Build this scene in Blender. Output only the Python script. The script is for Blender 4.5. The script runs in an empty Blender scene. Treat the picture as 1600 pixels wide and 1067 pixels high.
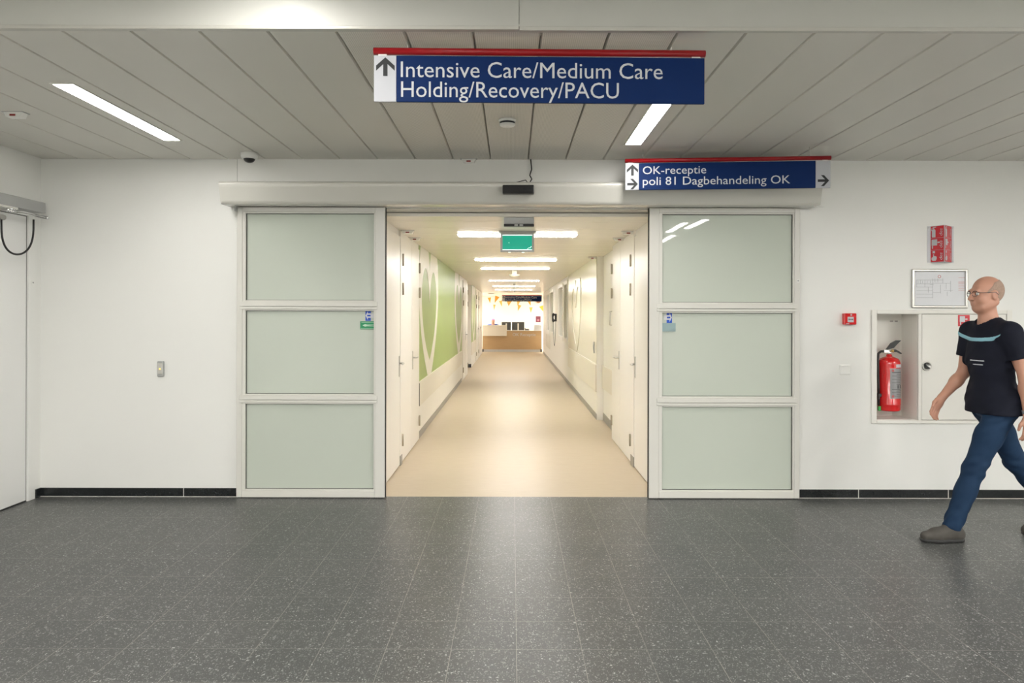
import bpy, bmesh, math, random
import numpy as np
from mathutils import Vector, Matrix

random.seed(7)
SC = bpy.context.scene
COL = SC.collection

# ------------------------------------------------------------------ camera
FPX, CX, CY, EYE = 1113.0, 800.0, 491.0, 1.54
ROLL = math.radians(0.13)
cam_d = bpy.data.cameras.new('camera')
cam_d.sensor_width = 36.0
cam_d.lens = FPX / 1600.0 * 36.0
cam_d.shift_y = -(533.5 - CY) / 1600.0
cam_d.clip_start = 0.05
cam_d.clip_end = 200
cam = bpy.data.objects.new('camera', cam_d)
COL.objects.link(cam)
cam.matrix_world = (Matrix.Translation((0, 0, EYE)) @ Matrix.Rotation(math.radians(90), 4, 'X')
                    @ Matrix.Rotation(ROLL, 4, 'Z'))
SC.camera = cam

# ------------------------------------------------------------------ world, exposure, lamp strengths
w = bpy.data.worlds.new('world')
SC.world = w
w.use_nodes = True
w.node_tree.nodes['Background'].inputs[0].default_value = (0.9, 0.93, 1.0, 1)
w.node_tree.nodes['Background'].inputs[1].default_value = 0.02
SC.view_settings.view_transform = 'Standard'
SC.view_settings.look = 'None'
SC.view_settings.gamma = 1.0
SC.view_settings.use_curve_mapping = False
SC.view_settings.exposure = 0.43
SC.cycles.diffuse_bounces = 6
SC.cycles.max_bounces = 12
SC.cycles.sample_clamp_indirect = 6.0
HALL_LAMP = 30.0        # emission of the strip lights in the low hall ceiling
FRONT_LAMP = 52.0       # strip lights in the higher ceiling over the viewer
CORR_LAMP = 32.5        # emission of the corridor luminaires
FILL_LAMP = 30.0       # added fill lights, out of view, that brighten the hall walls
RECEP_LAMP = 30.0


def P(px, py, Y):
    """the point at depth Y that a measured pixel of the photograph shows"""
    dx, dy = px - CX, py - CY
    c, s = math.cos(ROLL), math.sin(ROLL)
    x = dx * c + dy * s
    y = -dx * s + dy * c
    return Vector((x * Y / FPX, Y, EYE - y * Y / FPX))


def PX(px, Y):
    return (px - CX) * Y / FPX


def PZ(py, Y):
    return EYE - (py - CY) * Y / FPX


# ------------------------------------------------------------------ materials
MATS = {}


class NT:
    def __init__(self, name):
        self.m = bpy.data.materials.new(name)
        self.m.use_nodes = True
        self.t = self.m.node_tree
        self.b = self.t.nodes['Principled BSDF']

    def n(self, typ, **kw):
        nd = self.t.nodes.new(typ)
        for k, v in kw.items():
            setattr(nd, k, v)
        return nd

    def link(self, a, b):
        self.t.links.new(a, b)

    def setin(self, nd, i, v):
        if hasattr(v, 'is_linked') or isinstance(v, bpy.types.NodeSocket):
            self.link(v, nd.inputs[i])
        else:
            nd.inputs[i].default_value = v

    def math(self, op, a, b=None, c=None):
        nd = self.n('ShaderNodeMath', operation=op)
        self.setin(nd, 0, a)
        if b is not None:
            self.setin(nd, 1, b)
        if c is not None:
            self.setin(nd, 2, c)
        return nd.outputs[0]

    def coord(self, kind='Object'):
        return self.n('ShaderNodeTexCoord').outputs[kind]

    def mapping(self, vec, scale=(1, 1, 1), loc=(0, 0, 0)):
        nd = self.n('ShaderNodeMapping')
        self.link(vec, nd.inputs[0])
        nd.inputs['Scale'].default_value = scale
        nd.inputs['Location'].default_value = loc
        return nd.outputs[0]

    def noise(self, vec, scale, detail=3, rough=0.5, out='Fac'):
        nd = self.n('ShaderNodeTexNoise')
        self.link(vec, nd.inputs['Vector'])
        nd.inputs['Scale'].default_value = scale
        nd.inputs['Detail'].default_value = detail
        nd.inputs['Roughness'].default_value = rough
        return nd.outputs[out]

    def mix(self, fac, a, b):
        nd = self.n('ShaderNodeMix', data_type='RGBA')
        self.setin(nd, 0, fac)
        for i, v in ((6, a), (7, b)):
            if isinstance(v, tuple) and len(v) == 3:
                v = (*v, 1)
            self.setin(nd, i, v)
        return nd.outputs[2]

    def sep(self, vec):
        nd = self.n('ShaderNodeSeparateXYZ')
        self.link(vec, nd.inputs[0])
        return nd.outputs

    def bump(self, h, strength=0.1, dist=0.01):
        nd = self.n('ShaderNodeBump')
        nd.inputs['Strength'].default_value = strength
        nd.inputs['Distance'].default_value = dist
        self.link(h, nd.inputs['Height'])
        self.link(nd.outputs[0], self.b.inputs['Normal'])

    def base(self, v):
        if isinstance(v, tuple):
            v = (*v[:3], 1)
        self.setin(self.b, 'Base Color', v)

    def done(self, rough=0.5, metal=0.0, spec=0.5, coat=0.0):
        if not self.b.inputs['Roughness'].is_linked:
            self.b.inputs['Roughness'].default_value = rough
        self.b.inputs['Metallic'].default_value = metal
        self.b.inputs['Specular IOR Level'].default_value = spec
        self.b.inputs['Coat Weight'].default_value = coat
        self.b.inputs['Coat Roughness'].default_value = 0.04
        return self.m


def mat(name, col, rough=0.5, metal=0.0, spec=0.5, coat=0.0, var=0.04, vscale=6.0, bump=0.0, bscale=200.0):
    """plain surface with a slight procedural unevenness of tone and grain"""
    if name in MATS:
        return MATS[name]
    k = NT(name)
    co = k.coord()
    f = k.noise(co, vscale, 3)
    k.base(k.mix(f, tuple(max(0, c * (1 - var)) for c in col), tuple(min(1, c * (1 + var)) for c in col)))
    if bump:
        k.bump(k.noise(co, bscale, 2), bump, 0.002)
    MATS[name] = k.done(rough, metal, spec, coat)
    return MATS[name]


def emit(name, col, strength, base=(0.8, 0.8, 0.8)):
    if name in MATS:
        return MATS[name]
    k = NT(name)
    k.base(base)
    k.b.inputs['Emission Color'].default_value = (*col, 1)
    k.b.inputs['Emission Strength'].default_value = strength
    MATS[name] = k.done(0.4)
    return MATS[name]


WALLW = mat('wall paint', (0.80, 0.80, 0.772), 0.42, var=0.015, vscale=2.0, bump=0.12, bscale=160)
WALLC = mat('corridor paint', (0.88, 0.86, 0.82), 0.38, var=0.012, vscale=2.0, bump=0.05, bscale=160)
CREAM = mat('cream panel', (0.86, 0.84, 0.75), 0.24, var=0.01)
DOORC = mat('corridor door lacquer', (0.88, 0.86, 0.82), 0.3, var=0.012)
DOORL = mat('door leaf lacquer', (0.80, 0.80, 0.785), 0.35, var=0.01)
ALU = mat('painted aluminium', (0.66, 0.65, 0.605), 0.32, spec=0.5, var=0.015)
COVER = mat('glossy cover', (0.62, 0.61, 0.56), 0.16, var=0.01, coat=0.4)
CEILM = mat('ceiling metal', (0.66, 0.645, 0.60), 0.45, var=0.02, vscale=3.0)
CEILC = mat('corridor ceiling', (0.91, 0.87, 0.79), 0.25, var=0.012)
DARKGAP = mat('dark gap', (0.02, 0.02, 0.018), 0.7)
HEADER = mat('header panel', (0.47, 0.47, 0.435), 0.42, var=0.015)
HEADTRIM = mat('header trim', (0.50, 0.49, 0.45), 0.3, metal=0.2, var=0.02)
BASEB = mat('black skirting', (0.012, 0.014, 0.015), 0.25, var=0.3, vscale=60)
GROUT = mat('pale grout', (0.55, 0.54, 0.50), 0.7)
GREYPL = mat('grey plinth', (0.36, 0.34, 0.31), 0.5)
BUMPER = mat('bumper board', (0.80, 0.755, 0.67), 0.35, var=0.012)
STEEL = mat('satin steel', (0.62, 0.61, 0.58), 0.3, metal=0.9, var=0.03)
HINGE = mat('hinge bronze', (0.36, 0.32, 0.25), 0.4, metal=0.6)
CHROME = mat('chrome', (0.8, 0.8, 0.8), 0.12, metal=1.0, var=0.01)
BLACK = mat('black plastic', (0.012, 0.012, 0.013), 0.3)
RUBBER = mat('black rubber', (0.016, 0.015, 0.015), 0.55)
GREYBOX = mat('grey box metal', (0.40, 0.405, 0.40), 0.35, metal=0.3)
WHITEP = mat('white plastic', (0.82, 0.82, 0.79), 0.3)
SIGNBLUE = mat('sign blue', (0.002, 0.018, 0.09), 0.5, spec=0.12, var=0.02)
SIGNWHITE = mat('sign white', (0.58, 0.59, 0.62), 0.4)
SIGNRED = mat('sign red', (0.27, 0.004, 0.008), 0.35, spec=0.3)
SIGNPANEL = mat('sign pale panel', (0.44, 0.45, 0.48), 0.45, spec=0.3)
LETTER = mat('letter white', (0.52, 0.54, 0.56), 0.4)
ARROWG = mat('arrow grey', (0.028, 0.03, 0.032), 0.5, spec=0.2)
STICKBLUE = mat('sticker blue', (0.006, 0.07, 0.48), 0.3)
STICKGREEN = mat('sticker green', (0.0, 0.24, 0.09), 0.3)
STICKGREY = mat('plate blue grey', (0.27, 0.37, 0.38), 0.3)
FIRERED = mat('fire red', (0.62, 0.012, 0.014), 0.16, coat=0.5, var=0.02)
LABELRED = mat('label red', (0.60, 0.02, 0.035), 0.3)
SILVER = mat('silver label', (0.30, 0.30, 0.305), 0.4, metal=0.2)
PAPER = mat('paper', (0.72, 0.73, 0.76), 0.5)
INKGREY = mat('ink grey', (0.28, 0.29, 0.31), 0.6)
INKDARK = mat('ink dark', (0.06, 0.06, 0.07), 0.6)
INKRED = mat('ink red', (0.55, 0.12, 0.12), 0.6)
CABW = mat('cabinet lacquer', (0.78, 0.765, 0.715), 0.3, var=0.01)
BRASS = mat('brass', (0.65, 0.48, 0.16), 0.3, metal=0.9)
GREENTAG = mat('green tag', (0.03, 0.32, 0.06), 0.4)
LEDRED = emit('red led', (1, 0.05, 0.02), 0.6, (0.5, 0.02, 0.02))
REDLENS = mat('red lens', (0.25, 0.02, 0.015), 0.3)
LEDAMB = emit('amber led', (1, 0.55, 0.12), 1.3, (0.6, 0.4, 0.1))
LAMPH = emit('hall lamp diffuser', (1.0, 0.975, 0.93), HALL_LAMP)
LAMPF = emit('front lamp diffuser', (1.0, 0.975, 0.93), FRONT_LAMP)
LAMPC = emit('corridor lamp diffuser', (1.0, 0.975, 0.945), CORR_LAMP)
LAMPFILL = emit('added fill diffuser', (1.0, 0.98, 0.94), FILL_LAMP)
LAMPR = emit('reception lamp diffuser', (1.0, 0.95, 0.86), RECEP_LAMP)
EXITG = emit('exit sign green', (0.0, 0.55, 0.36), 0.34, (0.0, 0.25, 0.18))
EXITW = emit('exit sign white edge', (0.75, 1.0, 0.95), 1.3)
GLASST = mat('tinted window glass', (0.42, 0.40, 0.32), 0.08)
ORANGE = mat('orange cloth', (0.72, 0.25, 0.012), 0.7)
ORANGEP = mat('pale orange cloth', (0.75, 0.34, 0.06), 0.7)
MAROON = mat('maroon print', (0.16, 0.03, 0.06), 0.5)
MONI = mat('monitor shell', (0.07, 0.075, 0.075), 0.4)
SHOE = mat('shoe suede', (0.055, 0.05, 0.043), 0.75, var=0.25, vscale=30, bump=0.3, bscale=220)
SOLE = mat('shoe sole', (0.03, 0.03, 0.03), 0.7)
STRIPE = mat('light blue stripe', (0.25, 0.50, 0.60), 0.7)
SHIRTPRINT = mat('white print', (0.6, 0.62, 0.66), 0.7)
SKIN = mat('skin', (0.52, 0.27, 0.19), 0.45, var=0.12, vscale=14)
HAIRG = mat('short grey hair', (0.36, 0.25, 0.195), 0.85, var=0.3, vscale=80)
EYEW = mat('eye white', (0.8, 0.78, 0.74), 0.2)
SCRUB = mat('blue scrubs', (0.06, 0.12, 0.42), 0.8)
CAPPINK = mat('pink cap', (0.75, 0.30, 0.55), 0.8)


def glass_material():
    k = NT('frosted pane')
    co = k.coord()
    f = k.noise(co, 1.1, 2)
    k.base(k.mix(f, (0.50, 0.545, 0.475), (0.535, 0.575, 0.51)))
    k.bump(k.noise(co, 1.6, 1), 0.05, 0.02)
    return k.done(0.02, spec=0.5)


FROST = glass_material()


def terrazzo():
    k = NT('dark terrazzo tile')
    co = k.coord()
    x, y, z = k.sep(co)
    # joints: 0.3 m grid
    def line(v, off, wd):
        a = k.math('ADD', v, 30.0 - off)
        m = k.math('FLOORED_MODULO', a, 0.3)
        d = k.math('MINIMUM', m, k.math('SUBTRACT', 0.3, m))
        return k.math('LESS_THAN', d, wd)
    jx = line(x, 0.024, 0.0016)
    jy = line(y, 5.675, 0.0024)
    # tile id for a slight tone change from tile to tile
    tx = k.math('FLOOR', k.math('DIVIDE', k.math('SUBTRACT', x, 0.024), 0.3))
    ty = k.math('FLOOR', k.math('DIVIDE', k.math('SUBTRACT', y, 5.675), 0.3))
    cmb = k.n('ShaderNodeCombineXYZ')
    k.link(tx, cmb.inputs[0])
    k.link(ty, cmb.inputs[1])
    wn = k.n('ShaderNodeTexWhiteNoise', noise_dimensions='2D')
    k.link(cmb.outputs[0], wn.inputs['Vector'])
    tone = k.mix(wn.outputs['Value'], (0.056, 0.058, 0.057), (0.067, 0.068, 0.066))
    big = k.noise(co, 7.0, 3)
    tone = k.mix(k.math('MULTIPLY', big, 0.35), tone, (0.10, 0.10, 0.097))
    # stone chips
    warp = k.n('ShaderNodeVectorMath', operation='MULTIPLY_ADD')
    k.link(k.noise(co, 45.0, 2, out='Color'), warp.inputs[0])
    warp.inputs[1].default_value = (0.03, 0.03, 0.0)
    k.link(co, warp.inputs[2])
    def chips(scale, rad, keep, col, src):
        v = k.n('ShaderNodeTexVoronoi', voronoi_dimensions='2D')
        k.link(k.mapping(warp.outputs[0], (1.0, 0.75, 1)), v.inputs['Vector'])
        v.inputs['Scale'].default_value = scale
        r, g, b = k.sep(v.outputs['Color'])
        rr = k.math('MULTIPLY', g, rad)
        m = k.math('MULTIPLY', k.math('LESS_THAN', v.outputs['Distance'], rr), k.math('GREATER_THAN', r, keep))
        m = k.math('MULTIPLY', m, k.math('ADD', 0.35, k.math('MULTIPLY', b, 0.65)))
        return k.mix(m, src, col)
    c = chips(115, 0.42, 0.35, (0.24, 0.245, 0.232), tone)
    c = chips(72, 0.29, 0.72, (0.40, 0.41, 0.39), c)
    c = chips(300, 0.4, 0.5, (0.15, 0.155, 0.15), c)
    wear = k.noise(co, 3.0, 3)
    c = k.mix(k.math('MULTIPLY', jy, k.math('MULTIPLY_ADD', wear, 1.6, -0.25)), c, (0.21, 0.205, 0.185))
    c = k.mix(k.math('MULTIPLY', jx, k.math('MULTIPLY_ADD', wear, 2.2, -0.35)), c, (0.25, 0.24, 0.215))
    k.base(c)
    rn = k.math('MULTIPLY_ADD', k.noise(co, 2.2, 3), 0.06, 0.282)
    k.link(rn, k.b.inputs['Roughness'])
    k.bump(k.math('ADD', jx, jy), -0.12, 0.001)
    return k.done(spec=0.19)


TERRAZZO = terrazzo()


def linoleum():
    k = NT('cream linoleum')
    co = k.coord()
    a = k.noise(k.mapping(co, (2.2, 26, 1)), 3.0, 4, 0.6)
    b = k.noise(k.mapping(co, (0.6, 7, 1)), 2.0, 3)
    c = k.mix(a, (0.43, 0.335, 0.225), (0.59, 0.50, 0.375))
    c = k.mix(k.math('MULTIPLY', b, 0.5), c, (0.55, 0.475, 0.37))
    k.base(c)
    return k.done(0.36, spec=0.2)


LINO = linoleum()


def oak():
    k = NT('oak veneer')
    co = k.coord()
    a = k.noise(k.mapping(co, (1.0, 8, 22)), 2.5, 4, 0.6)
    k.base(k.mix(a, (0.44, 0.29, 0.145), (0.58, 0.40, 0.22)))
    return k.done(0.4)


OAK = oak()


def mural_green():
    # printed gradient of the mural: yellower low on the wall, bluer high
    k = NT('green mural print')
    co = k.coord()
    x, y, z = k.sep(co)
    f = k.n('ShaderNodeMapRange')
    k.link(z, f.inputs[0])
    f.inputs[1].default_value = 0.7
    f.inputs[2].default_value = 2.4
    n = k.noise(co, 1.2, 3)
    c = k.mix(f.outputs[0], (0.29, 0.41, 0.09), (0.26, 0.38, 0.165))
    k.base(k.mix(k.math('MULTIPLY', n, 0.35), c, (0.37, 0.48, 0.20)))
    return k.done(0.35)


GREEN = mural_green()


def perforated():
    k = NT('perforated ceiling metal')
    co = k.coord()
    x, y, z = k.sep(co)
    def cell(v, p):
        return k.math('SUBTRACT', k.math('FRACT', k.math('DIVIDE', v, p)), 0.5)
    u, v = cell(x, 0.0095), cell(y, 0.0095)
    d = k.math('SQRT', k.math('ADD', k.math('MULTIPLY', u, u), k.math('MULTIPLY', v, v)))
    h = k.math('LESS_THAN', d, 0.24)
    k.base(k.mix(h, (0.68, 0.655, 0.605), (0.40, 0.385, 0.35)))
    return k.done(0.45)


PERF = perforated()


def cloth(name, c1, c2, scale, bump=0.3):
    k = NT(name)
    co = k.coord()
    k.base(k.mix(k.noise(co, scale, 4, 0.6), c1, c2))
    k.bump(k.noise(co, 420, 2), bump, 0.002)
    return k.done(0.85, spec=0.2)


JEANS = cloth('denim', (0.008, 0.023, 0.054), (0.016, 0.040, 0.088), 9)
SHIRT = cloth('navy black jersey', (0.006, 0.007, 0.012), (0.013, 0.015, 0.028), 5)

# ------------------------------------------------------------------ object helpers
WORLD_LOC = {}


def tag(o, label=None, cat=None, group=None, kind=None):
    if label:
        o['label'] = label
    if cat:
        o['category'] = cat
    if group:
        o['group'] = group
    if kind:
        o['kind'] = kind
    return o


def thing(name, label, cat, loc=(0, 0, 0), rotz=0.0, group=None, kind=None):
    o = bpy.data.objects.new(name, None)
    o.empty_display_size = 0.05
    COL.objects.link(o)
    o.location = loc
    o.rotation_euler = (0, 0, rotz)
    return tag(o, label, cat, group, kind)


def dup(root, loc=None, rotz=None, label=None, group=None):
    r = root.copy()
    COL.objects.link(r)
    if loc is not None:
        r.location = loc
    if rotz is not None:
        r.rotation_euler = (0, 0, rotz)
    if label:
        r['label'] = label
    if group:
        r['group'] = group
    for ch in list(root.children):
        c = ch.copy()
        COL.objects.link(c)
        c.parent = r
        for g in list(ch.children):
            d = g.copy()
            COL.objects.link(d)
            d.parent = c
    return r


class MB:
    """collects shapes; build() links them as ONE mesh object"""
    def __init__(self):
        self.v, self.f, self.mi, self.sm = [], [], [], []
        self.cur = 0
        self.smooth = False
        self.xf = None

    def raw(self, vs, fs):
        o = len(self.v)
        for p in vs:
            p = Vector(p)
            if self.xf is not None:
                p = self.xf @ p
            self.v.append(p)
        for f in fs:
            self.f.append([i + o for i in f])
            self.mi.append(self.cur)
            self.sm.append(self.smooth)
        return self

    def box(self, x0, x1, y0, y1, z0, z1, bev=0.0):
        if bev <= 0:
            vs = [(x0, y0, z0), (x1, y0, z0), (x1, y1, z0), (x0, y1, z0), (x0, y0, z1), (x1, y0, z1), (x1, y1, z1), (x0, y1, z1)]
            return self.raw(vs, [(3, 2, 1, 0), (4, 5, 6, 7), (0, 1, 5, 4), (1, 2, 6, 5), (2, 3, 7, 6), (3, 0, 4, 7)])
        bm = bmesh.new()
        bmesh.ops.create_cube(bm, size=1)
        for v in bm.verts:
            v.co = Vector(((x0 + x1) / 2 + v.co.x * (x1 - x0), (y0 + y1) / 2 + v.co.y * (y1 - y0), (z0 + z1) / 2 + v.co.z * (z1 - z0)))
        bmesh.ops.bevel(bm, geom=list(bm.edges), offset=min(bev, 0.45 * min(x1 - x0, y1 - y0, z1 - z0)), segments=2, affect='EDGES', profile=0.5)
        self.bm(bm)
        return self

    def bm(self, bm):
        bm.verts.index_update()
        self.raw([v.co.copy() for v in bm.verts], [[v.index for v in f.verts] for f in bm.faces])
        bm.free()

    def tube(self, pts, r, seg=10, caps=True):
        pts = [Vector(p) for p in pts]
        n = len(pts)
        rs = r if isinstance(r, (list, tuple)) else [r] * n
        vs, fs = [], []
        up = None
        for i, p in enumerate(pts):
            d = (pts[min(i + 1, n - 1)] - pts[max(i - 1, 0)]).normalized()
            if up is None:
                up = Vector((0, 0, 1)) if abs(d.z) < 0.9 else Vector((1, 0, 0))
            a = d.cross(up)
            if a.length < 1e-6:
                a = d.orthogonal()
            a.normalize()
            b = a.cross(d).normalized()
            up = b
            for k in range(seg):
                t = 2 * math.pi * k / seg
                vs.append(p + (a * math.cos(t) + b * math.sin(t)) * rs[i])
        for i in range(n - 1):
            for k in range(seg):
                k2 = (k + 1) % seg
                fs.append((i * seg + k, i * seg + k2, (i + 1) * seg + k2, (i + 1) * seg + k))
        s = self.smooth
        self.smooth = True
        self.raw(vs, fs)
        self.smooth = s
        if caps:
            self.raw(vs[:seg], [list(range(seg))[::-1]])
            self.raw(vs[-seg:], [list(range(seg))])
        return self

    def lathe(self, prof, base, axis=(0, 0, 1), seg=28):
        """prof: list of (radius, height) turned about axis at base"""
        ax = Vector(axis).normalized()
        a = ax.orthogonal().normalized()
        b = ax.cross(a)
        base = Vector(base)
        vs, fs = [], []
        for r, h in prof:
            for k in range(seg):
                t = 2 * math.pi * k / seg
                vs.append(base + ax * h + (a * math.cos(t) + b * math.sin(t)) * max(r, 1e-5))
        for i in range(len(prof) - 1):
            for k in range(seg):
                k2 = (k + 1) % seg
                fs.append((i * seg + k, i * seg + k2, (i + 1) * seg + k2, (i + 1) * seg + k))
        s = self.smooth
        self.smooth = True
        self.raw(vs, fs)
        self.smooth = s
        return self

    def prism(self, pts, off):
        """planar polygon (3-D points in order) pushed by vector off"""
        pts = [Vector(p) for p in pts]
        off = Vector(off)
        n = len(pts)
        vs = pts + [p + off for p in pts]
        fs = [list(range(n))[::-1], list(range(n, 2 * n))] + [(i, (i + 1) % n, n + (i + 1) % n, n + i) for i in range(n)]
        return self.raw(vs, fs)

    def build(self, name, m, parent=None, fix=True):
        me = bpy.data.meshes.new(name)
        me.from_pydata([tuple(v) for v in self.v], [], self.f)
        for x in (m if isinstance(m, (list, tuple)) else [m]):
            me.materials.append(x)
        me.polygons.foreach_set('material_index', self.mi)
        me.polygons.foreach_set('use_smooth', self.sm)
        if fix:
            bm = bmesh.new()
            bm.from_mesh(me)
            bmesh.ops.remove_doubles(bm, verts=bm.verts, dist=1e-5)
            bmesh.ops.recalc_face_normals(bm, faces=bm.faces)
            bm.to_mesh(me)
            bm.free()
        me.update()
        o = bpy.data.objects.new(name, me)
        COL.objects.link(o)
        if parent is not None:
            o.parent = parent
        return o


def box(*a, bev=0.0):
    return MB().box(*a, bev=bev)


def at(mb, off):
    """shift gathered world-space shapes so that they sit under a root standing at off"""
    off = Vector(off)
    mb.v = [p - off for p in mb.v]
    return mb


_CAP = [None]


def text_geo(s, shear=0.0, spacing=1.0, fat=0.0):
    cu = bpy.data.curves.new('lettering', 'FONT')
    cu.body = s
    cu.shear = shear
    cu.offset = fat
    cu.space_character = spacing
    cu.resolution_u = 3
    ob = bpy.data.objects.new('lettering', cu)
    COL.objects.link(ob)
    dg = bpy.context.evaluated_depsgraph_get()
    me = bpy.data.meshes.new_from_object(ob.evaluated_get(dg))
    vs = [v.co.copy() for v in me.vertices]
    fs = [list(p.vertices) for p in me.polygons]
    bpy.data.objects.remove(ob)
    bpy.data.curves.remove(cu)
    bpy.data.meshes.remove(me)
    return vs, fs


def add_text(mb, s, origin, ux, uy, width, cap, shear=0.0, spacing=1.0, bold=0.0):
    """letters starting at origin; ux/uy unit directions, total width, capital height"""
    if _CAP[0] is None:
        vs, _ = text_geo('H')
        _CAP[0] = max(v.y for v in vs)
    vs, fs = text_geo(s, shear, spacing, bold)
    x0, x1 = min(v.x for v in vs), max(v.x for v in vs)
    sx, sy = width / (x1 - x0), cap / _CAP[0]
    o, ux, uy = Vector(origin), Vector(ux), Vector(uy)
    mb.raw([o + ux * ((v.x - x0) * sx) + uy * (v.y * sy) for v in vs], fs)


def wall_cells(mb, axis, a0, a1, z0, z1, t0, t1, holes=()):
    """wall along axis 'x' or 'y' from a0..a1, thickness t0..t1, with rectangular holes (a0,a1,z0,z1)"""
    aa = sorted({a0, a1, *[h[0] for h in holes], *[h[1] for h in holes]})
    zz = sorted({z0, z1, *[h[2] for h in holes], *[h[3] for h in holes]})
    for i in range(len(aa) - 1):
        for j in range(len(zz) - 1):
            ca, cz = (aa[i] + aa[i + 1]) / 2, (zz[j] + zz[j + 1]) / 2
            if any(h[0] < ca < h[1] and h[2] < cz < h[3] for h in holes):
                continue
            if axis == 'x':
                mb.box(aa[i], aa[i + 1], t0, t1, zz[j], zz[j + 1])
            else:
                mb.box(t0, t1, aa[i], aa[i + 1], zz[j], zz[j + 1])
    return mb


def struct(name, mb, m, label=None, cat=None, parent=None, fix=False):
    o = mb.build(name, m, parent, fix=fix)
    if parent is None:
        tag(o, label, cat, None, 'structure')
    return o


# ------------------------------------------------------------------ the room shell
YW = 6.0                       # wall with the sliding doors
XL, XR = -3.97, 6.6            # side walls of the hall
YB = -4.5                      # wall behind the camera
ZC = 2.84                      # low hall ceiling
ZF = 3.05                      # higher ceiling over the camera
YH = 3.26                      # step between the two
CL, CR = -1.15, 1.25           # corridor walls
YC0 = 6.2                      # corridor begins
YE = 28.3                      # corridor ends
ZK = 2.39                      # corridor ceiling

NX0, NX1 = PX(1369, YW), PX(1433.5, YW)
NZ0, NZ1 = PZ(655, YW), PZ(489, YW)
KX0, KX1 = PX(1361, YW), PX(1580, YW)
KZ0, KZ1 = PZ(660, YW), PZ(483, YW)

struct('floor', box(XL, XR, YB, YW + 0.012, -0.12, 0.0), TERRAZZO, 'dark grey speckled terrazzo tile floor of the hall', 'floor')
struct('floor_corridor', box(-3.4, 3.4, YW + 0.012, 34.0, -0.12, 0.0), LINO, 'cream streaked linoleum floor of the corridor', 'floor')
struct('wall_back', wall_cells(MB(), 'x', XL - 0.2, XR + 0.2, 0, 3.3, YW, YC0,
       [(CL, CR, 0, 2.435), (NX0, NX1, NZ0, NZ1)]), WALLW, 'white painted hall wall around the wide doorway', 'wall')
DL0, DL1, DLZ = 4.9, 5.83, 2.335
struct('wall_left', wall_cells(MB(), 'y', YB - 0.2, YW, 0, 3.3, XL - 0.2, XL, [(DL0 - .02, DL1 + .02, 0, DLZ + .02)]), WALLW,
       'white painted side wall at the left edge with a door in it', 'wall')
struct('wall_right', box(XR, XR + 0.2, YB - 0.2, YW, 0, 3.3), WALLW, 'white painted side wall of the hall beyond the right edge', 'wall')
struct('wall_front', box(XL, XR, YB - 0.2, YB, 0, 3.3), WALLW, 'white painted hall wall behind the viewer', 'wall')

# ceiling of long metal panels with open joints
mb = MB()
pitch, off = 0.3152, 0.132
k0 = math.floor((XL - off) / pitch)
k1 = math.ceil((XR - off) / pitch)
for k in range(k0, k1):
    a, b = off + k * pitch + 0.0022, off + (k + 1) * pitch - 0.0022
    a, b = max(a, XL), min(b, XR)
    if b - a < 0.02:
        continue
    mb.cur = 1 if -3 <= k <= 1 else 0
    mb.prism([(a, YH + 0.004, ZC + 0.012), (a + 0.006, YH + 0.004, ZC), (b - 0.006, YH + 0.004, ZC), (b, YH + 0.004, ZC + 0.012),
              (b, YH + 0.004, ZC + 0.03), (a, YH + 0.004, ZC + 0.03)], (0, YW - YH - 0.008, 0))
mb.cur = 2
mb.box(XL, XR, YH + 0.1, YW, ZC + 0.045, ZC + 0.06)
struct('ceiling', mb, [CEILM, PERF, GREYPL], 'low ceiling of long grey metal panels over the doorway', 'ceiling', fix=True)
struct('ceiling_front', box(XL, XR, YB, YH + 0.1, ZF, ZF + 0.1), CEILM, 'higher plain ceiling above the viewer', 'ceiling')
mid = PX(810, YH)
mb = MB()
mb.box(XL, mid - 0.001, YH - 0.004, YH + 0.1, PZ(41, YH) - 0.004, ZF)
mb.box(mid + 0.001, XR, YH, YH + 0.1, PZ(41, YH) - 0.004, ZF)
struct('trim_1', mb, HEADER, 'pale vertical step panel across the top edge of the ceiling', 'trim')
mb = MB()
mb.box(XL, mid - 0.001, YH - 0.014, YH + 0.02, ZC - 0.002, PZ(41, YH) - 0.003, bev=0.003)
mb.box(mid + 0.001, XR, YH - 0.009, YH + 0.02, ZC - 0.004, PZ(41, YH) - 0.003, bev=0.003)
struct('trim_2', mb, HEADTRIM, 'thin metal edge strip along the front of the low ceiling', 'trim')

# bulkhead above the door cover, with a joint at its left end
bx0, bx1 = PX(370.5, YW - .012), PX(1288, YW - .012)
mb = MB()
mb.box(bx0, bx1, YW - 0.012, YW, 2.45, ZC)
mb.cur = 1
mb.box(bx0 - 0.006, bx0, YW - 0.002, YW, 2.55, ZC)
struct('trim_3', mb, [WALLW, DARKGAP], 'white bulkhead board above the long door cover', 'trim')

# skirting of the hall
fl0, fl1 = PX(369.5, 5.95), PX(1250, 5.95)
bz = 0.072
mb = MB()
mb.box(XL, fl0 - 0.002, YW - 0.012, YW, 0, bz)
mb.cur = 1
j = PX(288.5, YW)
mb.box(j - 0.003, j + 0.003, YW - 0.0126, YW, 0, bz + .0005)
mb.box(XL + 0.012, fl0 - 0.002, YW - 0.0155, YW - .012, 0, 0.004)
struct('baseboard_left', mb, [BASEB, GROUT], 'black tile skirting along the wall left of the doors', 'baseboard')
mb = MB()
mb.box(fl1 + 0.002, XR, YW - 0.012, YW, 0, bz)
mb.cur = 1
for px in (1341, 1481, 1620, 1760):
    j = PX(px, YW)
    mb.box(j - 0.003, j + 0.003, YW - 0.0126, YW, 0, bz + .0005)
mb.box(fl1 + 0.002, XR, YW - 0.0155, YW - .012, 0, 0.004)
struct('baseboard_right', mb, [BASEB, GROUT], 'black tile skirting along the wall right of the doors', 'baseboard')
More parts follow.
